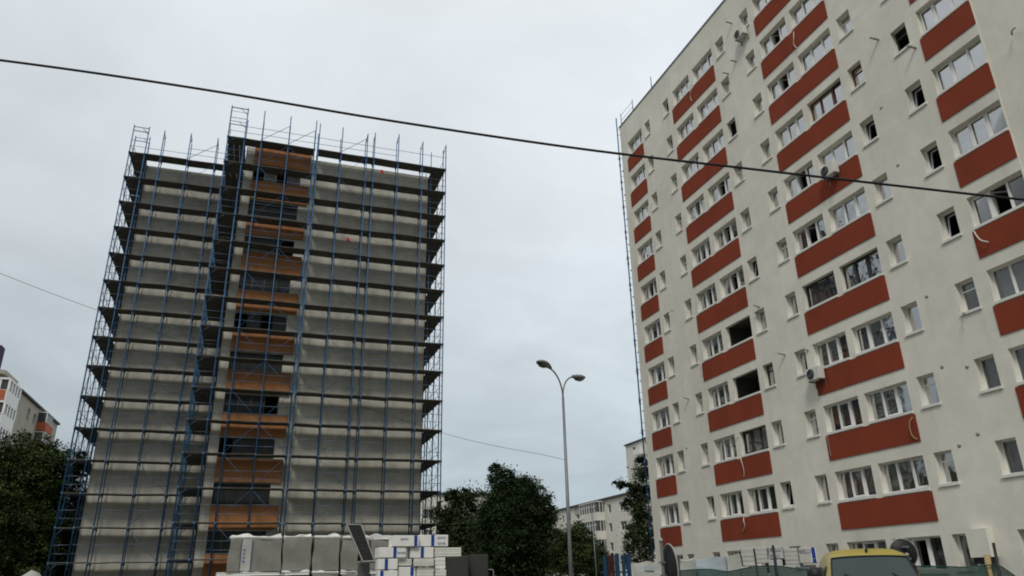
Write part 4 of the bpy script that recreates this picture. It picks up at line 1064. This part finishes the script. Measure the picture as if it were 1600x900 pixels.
a, b = at(940, 884, 38), at(987, 884, 38)
r_ = MB()
for z in (1.0, 1.95): r_.bar((a.x, a.y + .13, z), (b.x, b.y + .13, z), .045, 6)
r_.build('rail', M['picketb'], pk)
lw = at(932, 880, 40)
tag(MB().bar((lw.x, lw.y, 0), (lw.x - .1, lw.y, at(929, 790, 40).z), .028, 6).build('thin_pole', M['steel']), 'thin grey pole standing in front of the rounded shrub', 'pole')

# ------------------------------------------------------------------ round signs seen from behind
def round_sign(px, py, D0, r, turn, top_py, label):
    c = at(px, py, D0); view = Vector((c.x, c.y, 0)).normalized()
    side = Vector((view.y, -view.x, 0)); nrm = (view * math.cos(turn) + side * math.sin(turn)).normalized()
    t = thing('round_sign', label, 'road sign', 'round signs seen from behind')
    m_ = Matrix.Translation(c) @ nrm.to_track_quat('Z', 'Y').to_matrix().to_4x4()
    MB().lathe([(.02, -.085), (r*.4, -.075), (r*.75, -.045), (r*.96, -.004), (r, .0), (r, .02), (r*.97, .02), (r*.95, .012), (.02, .012)], m_, 36).build('disc', M['black'], t)
    MB().tube([m_ @ Vector(((r+.006)*math.cos(k*math.pi/18), (r+.006)*math.sin(k*math.pi/18), .012)) for k in range(37)], .014, 6).build('rim', M['pipe'], t)
    pc = c - nrm * .125
    zt = at(px, top_py, D0).z
    MB().bar((pc.x, pc.y, 0), (pc.x, pc.y, zt), .032, 10).build('post', M['grille'], t)
    k = MB()
    for dz in (-.12, .12): k.box(-.05, .05, -.05, .05, -.02, .02, Matrix.Translation((pc.x, pc.y, c.z + dz)))
    k.build('clamp', M['steel'], t)
    MB().lathe([(.04, -.02), (.042, .03), (.02, .05)], Matrix.Translation((pc.x, pc.y, zt)), 10).build('post_cap', M['pipe'], t)
round_sign(1046, 889, 16, .46, R(71), 845, 'round dark sign seen almost edge on, in front of the cream block')
round_sign(1412, 864, 19, .29, R(-25), 868, 'round dark sign standing behind the roof of the yellow van')

# ------------------------------------------------------------------ green netting and stakes
def netting(name, pts, label, seed, slump=0):
    t = thing(name, label, 'netting', 'green netting along the yard')
    P_ = spline([at(x, y, d) for x, y, d in pts], 6); rng = random.Random(seed); mb = MB(); nv = 8; vs = []
    for i, p in enumerate(P_):
        for j in range(nv + 1):
            f = j / nv; w = .05 * math.sin(i*.9 + seed) * (.4 + f) + .03 * math.sin(i*2.1 + j)
            vs.append((p.x + w, p.y + w, .02 + (p.z - .02) * f))
    mb.add(vs, [(i*(nv+1)+j, (i+1)*(nv+1)+j, (i+1)*(nv+1)+j+1, i*(nv+1)+j+1) for i in range(len(P_)-1) for j in range(nv)], True)
    mb.build('net', M['net'], t)
    MB().tube(P_, .012, 5).build('top_hem', M['net'], t)
    return t
n1 = netting('green_netting', [(1036, 894, 18), (1060, 892, 18), (1085, 890, 18), (1110, 889.5, 18), (1135, 893, 18), (1150, 891, 18), (1180, 885, 18), (1215, 884.5, 18), (1245, 888, 18), (1290, 890, 18), (1335, 892, 18)], 'green netting sagging between stakes in front of the bundles and foam packs', 3)
n2 = netting('green_netting', [(1415, 886, 19), (1440, 884.5, 19), (1475, 885, 19), (1510, 886, 19), (1545, 883, 19), (1562, 884, 19), (1590, 903, 19)], 'green netting to the right of the yellow van', 5)
SG = 'dark stakes holding the netting'
def stake(a, b, D0, label, m='black', r=.022):
    p, q_ = at(*a, D0), at(*b, D0); d = (q_ - p); p0_ = q_ + d * ((0 - q_.z) / d.z)
    tag(MB().bar(p0_, p, r, 7).build('stake', M[m]), label, 'stake', SG)
stake((1178, 857), (1182, 884), 17.9, 'dark stake between the two plain foam packs of the right hand stack')
stake((1207.5, 852), (1214, 890), 17.9, 'leaning dark stake in front of the navy printed foam pack', r=.03)
stake((1552, 848), (1560, 888), 18.9, 'leaning dark stake at the far right end of the netting', r=.03)
stake((1542, 867), (1546, 890), 19.1, 'short pale wooden stake left of the rightmost dark stake', 'wood', .06)

# ------------------------------------------------------------------ yellow van
van = thing('yellow_van', 'yellow van seen from the front, only its roof and windscreen top showing', 'van')
vc = at(1358, 880, 16.2)
tocam = Vector((-vc.x, -vc.y, 0)).normalized(); hd = math.atan2(tocam.y, tocam.x) + R(6)
van.location = (vc.x, vc.y, 0); van.rotation_euler = (0, 0, hd)
# local: +x front, y left; windscreen top at x=0
HT = 2.07
stations = [  # x, half width low, half width at waist, waist z, half roof width, roof z, floor z
    (1.62, .78, .80, .78, .74, .84, .32), (1.50, .88, .90, .90, .84, 1.00, .24), (1.05, .91, .92, 1.06, .86, 1.16, .22), (.86, .92, .92, 1.10, .84, 1.26, .22),
    (.02, .92, .92, 1.14, .69, HT - .13, .22), (-.20, .92, .92, 1.14, .69, HT - .035, .22), (-.7, .92, .92, 1.14, .70, HT, .22), (-1.8, .92, .92, 1.14, .70, HT + .01, .22), (-2.8, .92, .92, 1.14, .69, HT - .01, .22), (-3.1, .90, .90, 1.14, .66, HT - .06, .26), (-3.14, .84, .86, 1.14, .6, HT - .16, .34)]
rings = []
for x, wl_, ww, zw, wr_, zr, zf in stations:
    cr_ = min(.16, (zr - zw) * .5)
    half = [(0, zf), (wl_ * .9, zf), (wl_, zf + .1), (ww, zw - .25), (ww * .99, zw), (wr_ + (ww - wr_) * .45, zw + (zr - zw) * .55), (wr_ + .015, zr - cr_), (wr_ - .05, zr - cr_ * .42), (wr_ - .17, zr - cr_ * .1), (wr_ * .5, zr + .006), (0, zr + .012)]
    ring = [(x, y, z) for y, z in half] + [(x, -y, z) for y, z in reversed(half[1:-1])]
    rings.append(ring)
n = len(rings[0]); vs = [p for r__ in rings for p in r__]
fs = [(i*n+k, i*n+(k+1)%n, (i+1)*n+(k+1)%n, (i+1)*n+k) for i in range(len(rings)-1) for k in range(n)] + [tuple(range(n)), tuple(reversed(range(len(vs)-n, len(vs))))]
MB().add(vs, fs, True).build('body', M['yellow'], van)
def surf(x, f, off):                        # point on the windscreen slope between stations 3 and 4
    a, b = rings[3], rings[4]; t = (.86 - x) / .84
    w = (.84 + (.69 - .84) * t); z = 1.26 + (HT - .13 - 1.26) * t
    return Vector((x + off * .8, w * f * .93, z - .03 * abs(f) ** 3 + off * .6 + .012))
g = MB(); nu, nv = 10, 6
for off in (.008,):
    vs = [surf(.80 - .74 * j / nv, 2 * i / nu - 1, off) for j in range(nv + 1) for i in range(nu + 1)]
    g.add(vs, [(j*(nu+1)+i, j*(nu+1)+i+1, (j+1)*(nu+1)+i+1, (j+1)*(nu+1)+i) for j in range(nv) for i in range(nu)], True)
g.build('windscreen', M['carglass'], van)
sl_ = MB()
edge = [surf(.06, 2*i/nu - 1, .016) for i in range(nu + 1)]
sl_.tube([surf(.80 - .74*j/nv, -1, .014) for j in range(nv+1)] + edge + [surf(.06 + .74*j/nv, 1, .014) for j in range(nv+1)], .014, 5)
sl_.build('windscreen_seal', M['black'], van)
for s in (-1, 1):
    for x0, x1 in ((-.08, -1.0), (-1.12, -2.0), (-2.1, -2.95)):
        w = MB(); q4 = []
        for x, z, in ((x0 + (.35 if x0 > -.2 else 0), 1.2), (x1, 1.2), (x1, 1.78), (x0 - .05, 1.78)):
            yy = .93 - (z - 1.14) / (HT - 1.14) * .26 + .012
            q4.append((x, s * yy, z))
        w.quad(*q4).build('side_window', M['carglass'], van)
    # mirror on its arm
    mr_ = MB().box(.62, .72, s * 1.02, s * 1.20, 1.22, 1.50).build('wing_mirror', M['black'], van); bevel(mr_, .03)
    MB().bar((.64, s * .88, 1.22), (.66, s * 1.06, 1.30), .02, 6).build('mirror_arm', M['black'], mr_)
    h = MB().lathe([(.02, -.02), (.13, -.015), (.15, .02), (.10, .04), (.01, .045)], Matrix.Translation((1.575, s * .62, .76)) @ Matrix.Rotation(math.pi/2, 4, 'Y') @ Matrix.Scale(1.25, 4, (0, 1, 0)), 18).build('headlight', M['lampglass'], van)
    for x in (.95, -2.05):
        wm_ = Matrix.Translation((x, s * .80, .32)) @ Matrix.Rotation(-s * math.pi/2, 4, 'X')
        wh = bpy.data.objects.new('wheel', None); COL.objects.link(wh); wh.parent = van
        MB().lathe([(.20, -.09), (.28, -.10), (.32, -.07), (.32, .07), (.28, .125), (.20, .115)], wm_, 24).build('tyre', M['tyre'], wh)
        MB().lathe([(.04, .10), (.12, .115), (.199, .105), (.199, .02), (.05, .02)], wm_, 24).build('rim', M['chrome'], wh)
bevel(MB().box(1.50, 1.70, -.86, .86, .30, .52).build('bumper', M['grille'], van), .04)
MB().box(1.60, 1.635, -.42, .42, .66, .80).build('grille', M['black'], van)
bz = HT - .06
em = MB().tube([(-.06, -.01, HT - .085), (-.09, 0, HT - .03), (-.11, .015, HT + .02)], [.012, .03, .008], 8)
em.build('roof_fitting', M['black'], van)
MB().bar((.45, -.5, 1.63), (.78, .1, 1.31), .008, 4).bar((.45, .3, 1.63), (.80, .75, 1.30), .008, 4).build('wiper', M['black'], van)
# dark shape beside the van, built as a plain rounded post
mp_ = at(1271, 884, 13.2)
mt = thing('rounded_post', 'black rounded post left of the yellow van', 'post')
MB().lathe([(.06, 0), (.06, .9), (.07, 1.2), (.10, 1.45), (.115, 1.6), (.11, 1.68), (.07, 1.72), (.02, 1.73)], Matrix.Translation((mp_.x, mp_.y, 0)), 14).build('shaft', M['black'], mt)
MB().lathe([(.14, 0), (.14, .03), (.07, .05)], Matrix.Translation((mp_.x, mp_.y, 0)), 14).build('foot', M['grille'], mt)
